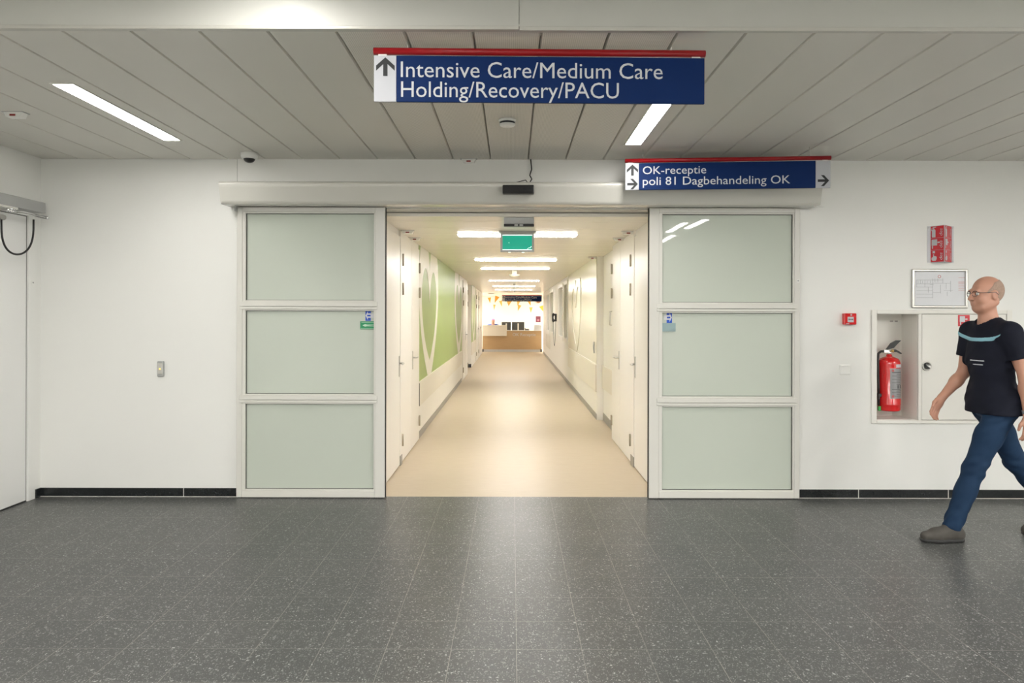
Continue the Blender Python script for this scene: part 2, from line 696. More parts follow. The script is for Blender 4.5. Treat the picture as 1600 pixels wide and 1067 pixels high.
struct('baseboard_side', box(XL, XL + 0.012, 5.935, YW - 0.0125, 0, bz), BASEB, 'short piece of black skirting in the left corner', 'baseboard')

# ---- side door at the left edge
d = thing('door_1', 'white side door at the left edge, below the grey closer box', 'door', (XL, DL1, 0), kind='structure')
at(box(XL - 0.05, XL - 0.001, DL0 + 0.004, DL1 - 0.009, 0.012, DLZ - 0.006), d.location).build('leaf', DOORL, d)
m_ = MB()
m_.box(XL - 0.14, XL + 0.014, DL1, DL1 + 0.085, 0, DLZ + 0.08, bev=0.003)
m_.box(XL - 0.14, XL + 0.014, DL0 - 0.085, DL0, 0, DLZ + 0.08, bev=0.003)
m_.box(XL - 0.14, XL + 0.014, DL0, DL1, DLZ, DLZ + 0.08, bev=0.003)
at(m_, d.location).build('door_frame', WALLW, d)
at(box(XL - 0.14, XL - 0.003, DL0 + .0005, DL1 - .0005, 0.001, DLZ - .0005), d.location).build('seal', DARKGAP, d)

# ------------------------------------------------------------------ the sliding doors
def sliding(name, label, xo, xi, ybase, side):
    """glazed leaf; xo outer edge px, xi inner edge px (towards the opening)"""
    Yf = 5.95
    xa, xb = sorted((PX(xo, Yf), PX(xi, Yf)))
    root = thing(name, label, 'sliding door', ((xa + xb) / 2, Yf, 0), kind='structure')
    def zz(py):
        return max(0.004, PZ(py, Yf))
    so, si = 0.046, 0.084            # widths of outer and inner stiles
    left_w, right_w = (so, si) if side < 0 else (si, so)
    gx0, gx1 = xa + left_w, xb - right_w
    top, bot = 2.432, 0.006
    r = ybase
    mb = MB()
    mb.box(xa, gx0, Yf, Yf + 0.045, bot, top, bev=0.004)
    mb.box(gx1, xb, Yf, Yf + 0.045, bot, top, bev=0.004)
    mb.box(gx0, gx1, Yf, Yf + 0.045, top - 0.04, top, bev=0.004)
    mb.box(gx0, gx1, Yf, Yf + 0.045, bot, bot + 0.055, bev=0.004)
    # a fine groove line beside the stiles
    at(mb, root.location).build('frame', ALU, root)
    b = 0.027                        # glazing bead
    rails = [(zz(r[0]), zz(r[1])), (zz(r[2]), zz(r[3]))]
    for z1, z0 in rails:
        m2 = MB()
        m2.box(gx0 - 0.022, gx1 + 0.022, Yf - 0.006, Yf + 0.03, z0 + 0.024, z1, bev=0.003)
        m2.box(gx0 - 0.022, gx1 + 0.022, Yf - 0.004, Yf + 0.03, z0, z0 + 0.0215, bev=0.003)
        at(m2, root.location).build('rail', ALU, root)
    spans = [(rails[0][0], top - 0.04), (rails[1][0], rails[0][1]), (bot + 0.055, rails[1][1])]
    for z0, z1 in spans:
        m3 = MB()
        yb0, yb1 = Yf + 0.006, Yf + 0.034
        m3.box(gx0, gx0 + b, yb0, yb1, z0, z1, bev=0.002)
        m3.box(gx1 - b * 0.4, gx1, yb0, yb1, z0, z1, bev=0.002)
        m3.box(gx0 + b, gx1 - b * 0.4, yb0, yb1, z1 - 0.012, z1, bev=0.002)
        m3.box(gx0 + b, gx1 - b * 0.4, yb0, yb1, z0, z0 + 0.012, bev=0.002)
        at(m3, root.location).build('glazing_bead', ALU, root)
        m4 = MB()
        g = 0.003
        m4.box(gx0 + b, gx0 + b + g, Yf + 0.024, Yf + 0.034, z0 + 0.012, z1 - 0.012)
        m4.box(gx1 - b * 0.4 - g, gx1 - b * 0.4, Yf + 0.024, Yf + 0.034, z0 + 0.012, z1 - 0.012)
        m4.box(gx0 + b, gx1 - b * .4, Yf + 0.024, Yf + 0.034, z0 + 0.012, z0 + 0.012 + g)
        m4.box(gx0 + b, gx1 - b * .4, Yf + 0.024, Yf + 0.034, z1 - 0.012 - g, z1 - 0.012)
        at(m4, root.location).build('gasket', DARKGAP, root)
        p = at(box(gx0 + 0.002, gx1 - 0.002, Yf + 0.032, Yf + 0.040, z0 + 0.002, z1 - 0.002), root.location).build('pane', FROST, root)
        tag(p, 'frosted pale green glass')
    # brush seal along the edge that meets the other leaf
    xs = xb if side < 0 else xa
    at(box(xs - 0.002 if side < 0 else xs - 0.006, xs + 0.006 if side < 0 else xs + 0.002, Yf + 0.012, Yf + 0.04, bot, top), root.location).build('brush_seal', DARKGAP, root)
    at(box(xa + 0.01, xb - 0.01, Yf + 0.008, Yf + 0.04, 0.0, bot), root.location).build('bottom_seal', DARKGAP, root)
    return root, gx0, gx1, rails


LS = sliding('door_2', 'frosted three-pane sliding door leaf parked left of the opening', 369.5, 601.5, (472, 484, 618.5, 630), -1)
RS = sliding('door_3', 'frosted three-pane sliding door leaf parked right of the opening', 1250, 1014.5, (474, 486, 621, 633), 1)

# outer jambs between leaf and wall
mb = MB()
for xx in (fl0 + 0.02, fl1 - 0.02):
    mb.box(xx - 0.018, xx + 0.018, YW - 0.004, YW - 0.0, 0, 2.43)
mb.box(CL, CR, YW + 0.02, YC0 - 0.01, 2.425, 2.437)
struct('trim_4', mb, HEADTRIM, 'grey metal lining of the door opening', 'trim')

# long cover over the door drive
vx0, vx1 = PX(340.5, 5.745), PX(1285.5, 5.745)
prof = [(YW - 0.012, 2.437), (5.81, 2.432), (5.795, 2.436)]
prof += [(5.795 - 0.05 * t / 6, 2.436 + 0.15 * t / 6) for t in range(1, 7)]
for t in range(1, 9):
    a = math.pi / 2 * t / 8
    prof.append((5.745 + 0.030 * (1 - math.cos(a)), 2.586 + 0.026 * math.sin(a)))
prof.append((YW - 0.012, 2.613))
root = thing('door_drive_cover', 'long glossy cream cover of the sliding door drive above both leaves', 'door drive cover', ((vx0 + vx1) / 2, 5.9, 2.43))
mb = MB()
mb.smooth = True
n = len(prof)
vs = [(vx0 + 0.006, y, z) for y, z in prof] + [(vx1 - 0.006, y, z) for y, z in prof]
mb.raw(vs, [(i, i + 1, n + i + 1, n + i) for i in range(n - 1)])
at(mb, root.location).build('cover', COVER, root)
for xs in (vx0, vx1 - 0.006):
    m2 = MB().prism([(xs, y, z) for y, z in prof], (0.006, 0, 0))
    at(m2, root.location).build('end_cap', COVER, root)
m2 = MB()
m2.box(vx0 + 0.07, fl0 + 0.01, 5.90, YW - 0.013, 2.39, 2.434)
at(m2, root.location).build('bracket', GREYBOX, root)

# ------------------------------------------------------------------ corridor shell
def cwall(side, X, y0, y1, holes=()):
    t0, t1 = (X - 0.2, X) if side < 0 else (X, X + 0.2)
    return wall_cells(MB(), 'y', y0, y1, 0, ZK + 0.02, t0, t1, holes)


XLR, XRR = -1.31, 1.335        # set-back stretches
mb = cwall(-1, CL, YC0, 18.3)
for a in (cwall(-1, XLR, 18.3, 20.6), cwall(-1, -1.18, 20.6, YE)):
    mb.raw(a.v, a.f)
struct('wall_corridor_left', mb, WALLC, 'cream left wall of the corridor', 'wall')
WINS = [(15.85, 16.95), (17.35, 18.9), (21.4, 23.0), (23.5, 25.4)]
wz0, wz1 = 0.93, 2.28
XR2 = 1.243
mb = cwall(1, CR, YC0, 8.86)
for a in (cwall(1, XRR, 8.86, 10.4), cwall(1, XR2, 10.4, YE, [(a0, a1, wz0, wz1) for a0, a1 in WINS])):
    mb.raw(a.v, a.f)
struct('wall_corridor_right', mb, WALLC, 'cream right wall of the corridor', 'wall')
mb = MB()
yy = 7.06 - 0.54 * 2
while yy < YE + 5.8:
    a, b = max(yy, YC0), min(yy + 0.54, 34.0)
    if b - a > 0.05:
        x0, x1 = (CL - .2, CR + .2) if b < YE else (-3.4, 3.4)
        mb.box(x0, x1, a + 0.0025, b - 0.0025, ZK, ZK + 0.03)
    yy += 0.54
mb.cur = 1
mb.box(-1.4, 1.5, YC0 + .01, YE, ZK + 0.035, ZK + 0.05)
struct('ceiling_corridor', mb, [CEILC, GREYPL], 'cream panelled corridor ceiling', 'ceiling')
# reception room at the far end
struct('wall_reception_back', box(-3.4, 3.4, 33.6, 33.8, 0, ZK + .02), WALLW, 'bright white wall behind the reception desk', 'wall')
mb = MB()
mb.box(-3.4, -3.2, YE, 33.6, 0, ZK + .02)
mb.box(-3.2, -1.38, YE - 0.2, YE, 0, ZK + .02)
struct('wall_reception_left', mb, WALLW, 'white side wall of the reception room, left', 'wall')
mb = MB()
mb.box(3.2, 3.4, YE, 33.6, 0, ZK + .02)
mb.box(1.443, 3.2, YE - 0.2, YE, 0, ZK + .02)
struct('wall_reception_right', mb, WALLW, 'white side wall of the reception room, right', 'wall')

# low boards and plinths along the corridor walls
struct('trim_11', box(CL, CL + 0.018, 8.742, 8.759, 0.41, 0.69), DARKGAP, 'dark slot at the near end of the left bumper board', 'trim')
struct('trim_12', box(CR - 0.004, CR + 0.05, 8.862, 8.875, 0.41, 0.67), DARKGAP, 'dark slot at the corner behind the right double door', 'trim')


def dado(side, X, y0, y1, z0, z1, t, m, name, label, cat='trim'):
    a, b = (X, X + t) if side < 0 else (X - t, X)
    return struct(name, box(a, b, y0, y1, z0, z1), m, label, cat)


dado(-1, CL, 8.76, 16.25, 0.41, 0.71, 0.022, BUMPER, 'trim_5', 'pale bumper board under the large green mural')
dado(-1, CL, 8.76, 16.25, 0.0, 0.085, 0.006, GREYPL, 'baseboard_corridor_left', 'grey plinth strip below the green mural wall', 'baseboard')
dado(-1, -1.18, 20.62, 23.0, 0.35, 0.72, 0.022, BUMPER, 'trim_6', 'bumper board under the far green mural')
dado(1, XR2, 10.42, 15.6, 0.41, 0.80, 0.022, BUMPER, 'trim_7', 'pale bumper board under the raised white heart panel')
dado(1, XRR, 8.88, 10.39, 0.47, 0.80, 0.018, BUMPER, 'trim_8', 'short bumper board in the set-back beside the right doors')
dado(1, XR2, 10.42, YE, 0.0, 0.085, 0.006, GREYPL, 'baseboard_corridor_right', 'grey plinth strip along the right corridor wall', 'baseboard')
dado(1, XRR, 8.88, 10.39, 0.0, 0.11, 0.006, GREYPL, 'baseboard_set_back', 'short grey plinth in the right set-back', 'baseboard')
struct('baseboard_far', box(-1.31, -1.175, 20.585, 20.6, 0.0, 0.10), INKDARK, 'dark foot strip of the left wall corner far down the corridor', 'baseboard')
dado(1, XR2, 10.42, 15.6, 0.82, ZK - 0.002, 0.008, CREAM, 'trim_9', 'glossy cream wall panel carrying the raised heart')

# ------------------------------------------------------------------ corridor doors
def cdoor(name, label, side, X, y0, y1, hinge, handle, ztop=2.325, frame=True, label_parts=False):
    """hinge / handle: 0 none, -1 near edge, +1 far edge"""
    s = 1 if side < 0 else -1                  # direction into the corridor
    root = thing(name, label, 'door', (X, (y0 + y1) / 2, 0), kind='structure')
    def bx(d0, d1, a, b, z0, z1, bev=0.0):
        xs = sorted((X + s * d0, X + s * d1))
        return box(xs[0], xs[1], a, b, z0, z1, bev=bev)
    at(bx(0.002, 0.016, y0 + 0.003, y1 - 0.003, 0.012, ztop, 0.002), root.location).build('leaf', DOORC, root)
    at(bx(0.0, 0.003, y0, y1, 0.0, ztop + 0.006), root.location).build('seal', HINGE, root)
    if hinge:
        yh = y0 + 0.022 if hinge < 0 else y1 - 0.022
        for z in (2.10, 1.80, 0.24):
            hb = MB()
            xs = sorted((X + s * 0.014, X + s * 0.030))
            hb.tube([(X + s * 0.022, yh, z - 0.062), (X + s * 0.022, yh, z + 0.062)], 0.012, 10)
            hb.box(xs[0], xs[1] - 0.008 if s > 0 else xs[1], yh - 0.03, yh + 0.03, z - 0.055, z + 0.055)
            at(hb, root.location).build('hinge', HINGE, root)
    if handle:
        yh = y0 + 0.06 if handle < 0 else y1 - 0.06
        hb = MB()
        xs = sorted((X + s * 0.016, X + s * 0.024))
        hb.box(xs[0], xs[1], yh - 0.02, yh + 0.02, 0.91, 1.12, bev=0.003)
        hp = at(hb, root.location).build('handle', STEEL, root)
        tag(hp, 'steel lever handle on a long plate')
        lv = MB()
        dy = -handle * 0.115
        lv.tube([(X + s * 0.024, yh, 1.045), (X + s * 0.062, yh, 1.045), (X + s * 0.066, yh + dy * 0.15, 1.045), (X + s * 0.066, yh + dy, 1.045)], 0.009, 10)
        lo = at(lv, root.location).build('lever', STEEL, hp)
    return root


cdoor('door_4', 'narrow cream door nearest on the left of the corridor, lever at its far edge', -1, CL, 6.32, 7.22, 0, 1)
cdoor('door_5', 'near leaf of the cream double door on the left, before the mural', -1, CL, 7.34, 8.055, -1, 0)
cdoor('door_6', 'far leaf of the cream double door on the left, touching the green mural', -1, CL, 8.06, 8.72, 1, -1)
cdoor('door_7', 'cream door nearest on the right of the corridor, lever at its far edge', 1, CR, 6.32, 7.18, 0, 1)
cdoor('door_8', 'near leaf of the cream double door on the right of the corridor', 1, CR, 7.36, 8.125, -1, 0)
cdoor('door_9', 'far leaf of the cream double door on the right, beside the set-back', 1, CR, 8.13, 8.80, 1, -1)
cdoor('door_10', 'cream door on the left just past the green mural', -1, CL, 16.55, 17.45, -1, 1)
cdoor('door_11', 'cream door on the left in front of the wall corner', -1, CL, 17.55, 18.25, 1, 0)
cdoor('door_12', 'cream door on the left past the far mural', -1, -1.18, 23.3, 24.3, -1, 1)
cdoor('door_13', 'last cream door on the left before the reception desk', -1, -1.18, 24.9, 26.0, -1, 1)

# door casings as slim trims around the near doors
mb = MB()
for (s, X, a, b) in ((1, CL, 7.225, 7.335), (-1, CR, 7.185, 7.355)):
    xs = sorted((X, X + s * 0.02))
    mb.box(xs[0], xs[1], a, b, 0.10, ZK)
mb.cur = 1
for (s, X, a, b) in ((1, CL, 7.225, 7.335), (-1, CR, 7.185, 7.355)):
    xs = sorted((X, X + s * 0.024))
    mb.box(xs[0], xs[1], a, b, 0.0, 0.10)
struct('trim_10', mb, [DOORC, GREYPL], 'cream casing strips between the near corridor doors', 'trim')

# ------------------------------------------------------------------ wall art with hearts
def catmull(pts, n=8):
    out = []
    m = len(pts)
    for i in range(m - 1):
        p0, p1, p2, p3 = pts[max(i - 1, 0)], pts[i], pts[i + 1], pts[min(i + 2, m - 1)]
        for k in range(n):
            t = k / n
            out.append(tuple(0.5 * (2 * p1[j] + (p2[j] - p0[j]) * t + (2 * p0[j] - 5 * p1[j] + 4 * p2[j] - p3[j]) * t * t
                                    + (-p0[j] + 3 * p1[j] - 3 * p2[j] + p3[j]) * t ** 3) for j in (0, 1)))
    out.append(pts[-1])
    return out


H_OUT = [(0, 2.13), (0.16, 2.42), (0.45, 2.60), (0.78, 2.50), (1.0, 2.18), (1.03, 1.75), (0.86, 1.35), (0.58, 1.02), (0.26, 0.75), (0.0, 0.56)]
H_IN = [(0, 1.70), (0.14, 1.98), (0.38, 2.14), (0.62, 2.08), (0.78, 1.86), (0.76, 1.58), (0.58, 1.30), (0.32, 1.08), (0.0, 0.90)]


def heart_mesh(X, s, yc, hw, t, zmin, zmax, ymin=-99, ymax=99, outer=H_OUT, inner=H_IN):
    """ring-shaped heart as a slab of thickness t on the wall plane X"""
    def outline(h):
        r = catmull(h)
        l = [(-u, z) for u, z in r[::-1][1:-1]]
        return [(min(max(yc + u * hw, ymin), ymax), min(max(z, zmin), zmax)) for u, z in r + l]
    o, i = outline(outer), outline(inner)
    cu = bpy.data.curves.new('heart', 'CURVE')
    cu.dimensions = '2D'
    cu.fill_mode = 'BOTH'
    cu.extrude = t / 2
    for pts in (o, i):
        sp = cu.splines.new('POLY')
        q = [p for k, p in enumerate(pts) if k == 0 or (abs(p[0] - pts[k - 1][0]) + abs(p[1] - pts[k - 1][1])) > 1e-4]
        sp.points.add(len(q) - 1)
        for k, p in enumerate(q):
            sp.points[k].co = (p[0], p[1], 0, 1)
        sp.use_cyclic_u = True
    ob = bpy.data.objects.new('heart', cu)
    COL.objects.link(ob)
    me = bpy.data.meshes.new_from_object(ob.evaluated_get(bpy.context.evaluated_depsgraph_get()))
    mb = MB()
    mb.raw([(X + s * (t / 2 + v.co.z), v.co.x, v.co.y) for v in me.vertices], [list(p.vertices) for p in me.polygons])
    bpy.data.objects.remove(ob)
    bpy.data.curves.remove(cu)
    bpy.data.meshes.remove(me)
    return mb


HEARTW = mat('white mural print', (0.82, 0.80, 0.73), 0.35, var=0.01)
g = thing('wall_mural', 'large green wall mural with white heart outlines on the left corridor wall', 'mural', (CL, 12.5, 0.71))
at(box(CL, CL + 0.008, 8.76, 16.25, 0.71, ZK - 0.002), g.location).build('green_panel', GREEN, g)
at(heart_mesh(CL + 0.008, 1, 9.86, 1.09, 0.003, 0.712, ZK - 0.004, 8.765), g.location).build('heart_outline', HEARTW, g)
at(heart_mesh(CL + 0.008, 1, 15.3, 1.12, 0.003, 0.712, ZK - 0.004, 8.765, 16.24), g.location).build('heart_outline', HEARTW, g)
g = thing('wall_mural', 'small far green mural with one white heart, past the wall corner', 'mural', (-1.18, 21.8, 0.72))
at(box(-1.18, -1.172, 20.7, 23.0, 0.72, ZK - 0.002), g.location).build('green_panel', GREEN, g)
at(heart_mesh(-1.172, 1, 21.8, 0.95, 0.003, 0.722, ZK - 0.004), g.location).build('heart_outline', HEARTW, g)
hm = heart_mesh(XR2 - 0.008, -1, 13.7, 0.95, 0.014, 0.84, 2.20,
                outer=[(u, z * 0.86 + 0.18) for u, z in H_OUT], inner=[(u * 1.12, z * 0.88 + 0.17) for u, z in H_IN])
o = hm.build('raised_heart', CREAM)
tag(o, 'raised glossy cream heart outline on the right corridor wall', 'wall ornament')

# ------------------------------------------------------------------ corridor windows
for i, (a0, a1) in enumerate(WINS):
    nm = ['nearest tall window in the right corridor wall, next to the heart panel', 'second tall window in the right corridor wall, before the wall phone',
          'third tall window in the right corridor wall, just past the wall phone', 'farthest tall window in the right corridor wall, before the desk'][i]
    r = thing('window_%d' % (i + 1), nm, 'window', (XR2, (a0 + a1) / 2, wz0), kind='structure')
    fr = MB()
    f = 0.06
    x0, x1 = XR2 - 0.018, XR2 + 0.09
    fr.box(x0, x1, a0 - .03, a0 + f, wz0 - .03, wz1 + .03, bev=.003)
    fr.box(x0, x1, a1 - f, a1 + .03, wz0 - .03, wz1 + .03, bev=.003)
    fr.box(x0, x1, a0 + f, a1 - f, wz0 - .03, wz0 + f, bev=.003)
    fr.box(x0, x1, a0 + f, a1 - f, wz1 - f, wz1 + .03, bev=.003)
    at(fr, r.location).build('window_frame', DOORC, r)
    at(box(XR2 + 0.04, XR2 + 0.05, a0 + f - .005, a1 - f + .005, wz0 + f - .005, wz1 - f + .005), r.location).build('pane', GLASST, r)

# ventilation grille low on the right
r = thing('wall_grille', 'cream ventilation grille low on the right wall near the reception desk', 'vent', (XR2, 24.4, 0.62))
gm = MB()
gm.box(XR2 - 0.012, XR2, 23.2, 25.6, 0.40, 0.42)
gm.box(XR2 - 0.012, XR2, 23.2, 25.6, 0.82, 0.84)
gm.box(XR2 - 0.012, XR2, 23.2, 23.22, 0.42, 0.82)
gm.box(XR2 - 0.012, XR2, 25.58, 25.6, 0.42, 0.82)
at(gm, r.location).build('grille_frame', BUMPER, r)
gm = MB()
for k in range(13):
    gm.box(XR2 - 0.010, XR2 - 0.001, 23.22, 25.58, 0.425 + k * 0.03, 0.443 + k * 0.03)
at(gm, r.location).build('slats', BUMPER, r)

# light switch and pull on the right
r = thing('wall_switch', 'small grey switch plate low on the cream panel beside the set-back', 'switch', (XR2 - 0.008, 10.72, 1.04))
at(box(XR2 - 0.018, XR2 - 0.008, 10.66, 10.78, 0.96, 1.13, bev=0.003), r.location).build('plate', GREYBOX, r)
at(box(XR2 - 0.023, XR2 - 0.018, 10.685, 10.755, 1.0, 1.09, bev=0.003), r.location).build('rocker', GREYBOX, r)
r = thing('pull_handle', 'slim vertical steel pull on the set-back wall by the right doors', 'handle', (XRR, 9.45, 1.5))
pm = MB()
pm.tube([(XRR - 0.001, 9.45, 1.40), (XRR - 0.035, 9.45, 1.40), (XRR - 0.035, 9.45, 1.58), (XRR - 0.001, 9.45, 1.58)], 0.008, 8)
at(pm, r.location).build('grip', STEEL, r)

# wall telephone
PY = 19.9
r = thing('wall_phone', 'black wall telephone with a dangling cord on the right corridor wall', 'telephone', (XR2, PY, 1.45))
at(box(XR2 - 0.05, XR2, PY - 0.10, PY + 0.10, 1.34, 1.56, bev=0.015), r.location).build('phone_body', BLACK, r)
hm = MB()
hm.tube([(XR2 - 0.075, PY - 0.02, 1.33), (XR2 - 0.10, PY - 0.02, 1.37), (XR2 - 0.105, PY - 0.02, 1.45), (XR2 - 0.10, PY - 0.02, 1.53), (XR2 - 0.075, PY - 0.02, 1.57)], [0.028, 0.03, 0.022, 0.03, 0.028], 12)
hm.box(XR2 - 0.085, XR2 - 0.045, PY - 0.05, PY + 0.02, 1.34, 1.40, bev=.01)
hm.box(XR2 - 0.085, XR2 - 0.045, PY - 0.05, PY + 0.02, 1.50, 1.56, bev=.01)
at(hm, r.location).build('handset', BLACK, r)
cm = MB()
pts = []
for k in range(41):
    t = k / 40
    u = math.cos(math.pi * t)
    pts.append((XR2 - 0.085 + 0.062 * t - 0.012 * math.sin(2 * math.pi * t), PY - 0.03 + 0.09 * t, 0.66 + 0.69 * abs(u) ** 1.6))
cm.tube(pts, 0.006, 6)
at(cm, r.location).build('cord', BLACK, r)

# ------------------------------------------------------------------ luminaires
def luminaire(name, label, loc, lx, ly, lamp, group, bezel=0.012, louvre=0, drop=0.004):
    """recessed lamp: shallow frame with a glowing diffuser just inside it"""
    r = thing(name, label, 'ceiling light', loc, 0, group)
    z0, z1 = -0.006, 0.0
    fm = MB()
    fm.box(-lx / 2 - bezel, lx / 2 + bezel, -ly / 2 - bezel, -ly / 2, z0, z1)
    fm.box(-lx / 2 - bezel, lx / 2 + bezel, ly / 2, ly / 2 + bezel, z0, z1)
    fm.box(-lx / 2 - bezel, -lx / 2, -ly / 2, ly / 2, z0, z1)
    fm.box(lx / 2, lx / 2 + bezel, -ly / 2, ly / 2, z0, z1)
    fm.build('light_frame', ALU, r)
    box(-lx / 2, lx / 2, -ly / 2, ly / 2, -drop, 0.0).build('diffuser', lamp, r)
    if louvre:
        lm = MB()
        for k in range(louvre):
            x = -lx / 2 + lx * (k + 0.5) / louvre
            lm.box(x - 0.003, x + 0.003, -ly / 2, ly / 2, -drop - 0.014, -drop - .001)
        lm.build('louvre', COVER, r)
    return r


HG = 'recessed strip lights in the hall ceiling'
h0 = luminaire('ceiling_light', 'bright recessed strip light left of the large blue sign', (-2.545, 4.68, ZC), 0.115, 1.30, LAMPH, HG)
dup(h0, (0.92, 4.78, ZC), label='bright recessed strip light below the right half of the large blue sign')
FG = 'strip lights in the ceiling above the viewer'
f0 = None
for k, (x, y, lb) in enumerate(((-1.08, 2.33, 'strip light in the high ceiling shining on the left of the step panel'),
                                (2.83, -0.35, 'strip light above the viewer mirrored lowest in the right frosted leaf'),
                                (3.05, 0.10, 'strip light above the viewer mirrored highest in the right frosted leaf'),
                                (3.05, -2.2, 'strip light behind the viewer mirrored at the edge of the right leaf'))):
    if f0 is None:
        f0 = luminaire('ceiling_light', lb, (x, y, ZF), 0.115, 1.30, LAMPF, FG)
    else:
        dup(f0, (x, y, ZF), label=lb)
PG = 'added fill lights in the unseen part of the hall ceiling'  # unseen panels added to even out and lift the hall lighting
pl0 = luminaire('fill_light', 'added fill light behind the viewer, front left', (-1.85, -0.6, ZF), 0.6, 1.2, LAMPFILL, PG)
for x, y, lb in ((-0.55, -0.6, 'added fill light behind the viewer, front middle'), (1.1, -0.6, 'added fill light behind the viewer, front right'),
                 (-1.85, -2.9, 'added fill light behind the viewer, rear left'), (-0.55, -2.9, 'added fill light behind the viewer, rear middle'),
                 (1.1, -2.9, 'added fill light behind the viewer, rear right'), (5.4, 0.9, 'added fill light over the far right of the hall, middle one'),
                 (5.5, 2.2, 'added fill light over the far right of the hall, nearest the step panel'), (5.7, -0.8, 'added fill light over the far right of the hall, rear one')):
    dup(pl0, (x, y, ZF), label=lb)  # those at far right are added to brighten the right wall

CG = 'strip lights across the corridor ceiling'
ords = ['nearest strip light across the corridor, behind the green exit sign', 'second strip light across the corridor ceiling from the door',
        'third strip light across the corridor ceiling, by the hanging detector', 'fourth strip light across the corridor ceiling from the door',
        'fifth strip light across the corridor ceiling from the door', 'last strip light across the corridor before the reception']
c0 = None
for y, lb in zip((7.62, 11.1, 13.2, 18.0, 21.4, 24.6), ords):
    if c0 is None:
        c0 = luminaire('corridor_light', lb, (0.055, y, ZK), 1.26, 0.24, LAMPC, CG, louvre=22, drop=0.010)
    else:
        dup(c0, (0.055, y, ZK), label=lb)
RG = 'lights of the reception room'
r0 = luminaire('reception_light', 'square light in the reception ceiling, left of the desk', (-2.2, 31.0, ZK), 0.9, 1.6, LAMPR, RG)
dup(r0, (2.25, 31.0, ZK), label='square light in the reception ceiling, right of the desk')

# ------------------------------------------------------------------ ceiling fittings
def ceil_indicator(name, label, loc, rotz, group, s=1.0):
    r = thing(name, label, 'indicator', loc, rotz, group)
    m1 = MB()
    m1.prism([(-0.062 * s, 0.03 * s, 0), (0.062 * s, 0.03 * s, 0), (0.045 * s, 0.03 * s, -0.032 * s), (-0.045 * s, 0.03 * s, -0.032 * s)], (0, -0.06 * s, 0))
    m1.build('housing', WHITEP, r)
    box(-0.018 * s, 0.018 * s, -0.034 * s, -0.03 * s, -0.028 * s, -0.016 * s).build('red_lens', REDLENS, r)
    box(-0.07 * s, 0.07 * s, -0.035 * s, 0.035 * s, -0.003 * s, 0).build('base_plate', GREYBOX, r)
    return r


IG = 'red alarm indicators on the ceiling'
q = P(24, 177, 1)
def on_ceil(px, py, zc):
    Yd = (zc - EYE) * FPX / (CY - py)
    return (PX(px, Yd), Yd, zc)


i0 = ceil_indicator('alarm_indicator', 'small alarm indicator on the ceiling near the left edge', on_ceil(24, 178, ZC), 0, IG)
dup(i0, on_ceil(732, 249, ZC), label='small alarm indicator on the ceiling above the door cover')
for px, py, lb in ((637, 360.5, 'corridor alarm indicator nearest on the left side'), (648, 371.5, 'corridor alarm indicator second on the left side'),
                   (981, 361, 'corridor alarm indicator nearest on the right side'), (967, 371.5, 'corridor alarm indicator second on the right side'),
                   (925, 401, 'corridor alarm indicator third on the right side')):
    dup(i0, on_ceil(px, py, ZK), label=lb, group='red alarm indicators in the corridor')

loc = on_ceil(792, 187, ZC)
r = thing('smoke_detector', 'round white smoke detector below the large blue sign', 'smoke detector', loc)
MB().lathe([(0.0, 0), (0.058, 0), (0.058, -0.014), (0.054, -0.018)], (0, 0, 0), seg=32).build('base', WHITEP, r)
MB().lathe([(0.05, -0.018), (0.047, -0.03)], (0, 0, 0), seg=32).build('slot_ring', ARROWG, r)
MB().lathe([(0.053, -0.030), (0.052, -0.038), (0.040, -0.047), (0.0, -0.05)], (0, 0, 0), seg=32).build('cap', WHITEP, r)

loc = on_ceil(389, 240, ZC)
r = thing('dome_camera', 'white dome camera on the ceiling over the left leaf', 'camera', loc)
MB().lathe([(0.0, 0), (0.068, 0), (0.066, -0.03), (0.06, -0.045), (0.045, -0.048)], (0, 0, 0), seg=32).build('housing', WHITEP, r)
MB().lathe([(0.045 * math.cos(a), -0.046 - 0.034 * math.sin(a)) for a in [i * math.pi / 16 for i in range(9)]], (0, 0, 0), seg=28).build('dome', BLACK, r)

# hanging detector and speaker in the corridor
loc = on_ceil(804, 419, ZK)
r = thing('ceiling_detector', 'pale dome detector on a short stem in the corridor', 'detector', (loc[0], 13.75, ZK))
box(-0.045, 0.045, -0.04, 0.04, -0.075, 0).build('stem', CREAM, r)
MB().lathe([(0.04, -0.07), (0.11, -0.08), (0.105, -0.105), (0.06, -0.135), (0, -0.14)], (0, 0, 0), seg=24).build('dome', CREAM, r)
r = thing('ceiling_speaker', 'flat round speaker on the ceiling at the corridor end', 'speaker', on_ceil(767.5, 458.3, ZK))
MB().lathe([(0, 0), (0.13, 0), (0.13, -0.012), (0.11, -0.02)], (0, 0, 0), seg=24).build('rim', GREYBOX, r)
MB().lathe([(0.11, -0.018), (0, -0.02)], (0, 0, 0), seg=24).build('grille', ARROWG, r)
r = thing('exit_plate', 'thin exit light plate seen edge-on, hanging in the corridor', 'exit sign', (PX(803.5, 20.0), 20.0, ZK))
box(-0.03, 0.03, -0.10, 0.10, -0.025, 0).build('base', GREYBOX, r)
box(-0.006, 0.006, -0.14, 0.14, -0.22, -0.025).build('plate', mat('teal acrylic', (0.30, 0.50, 0.44), 0.2), r)

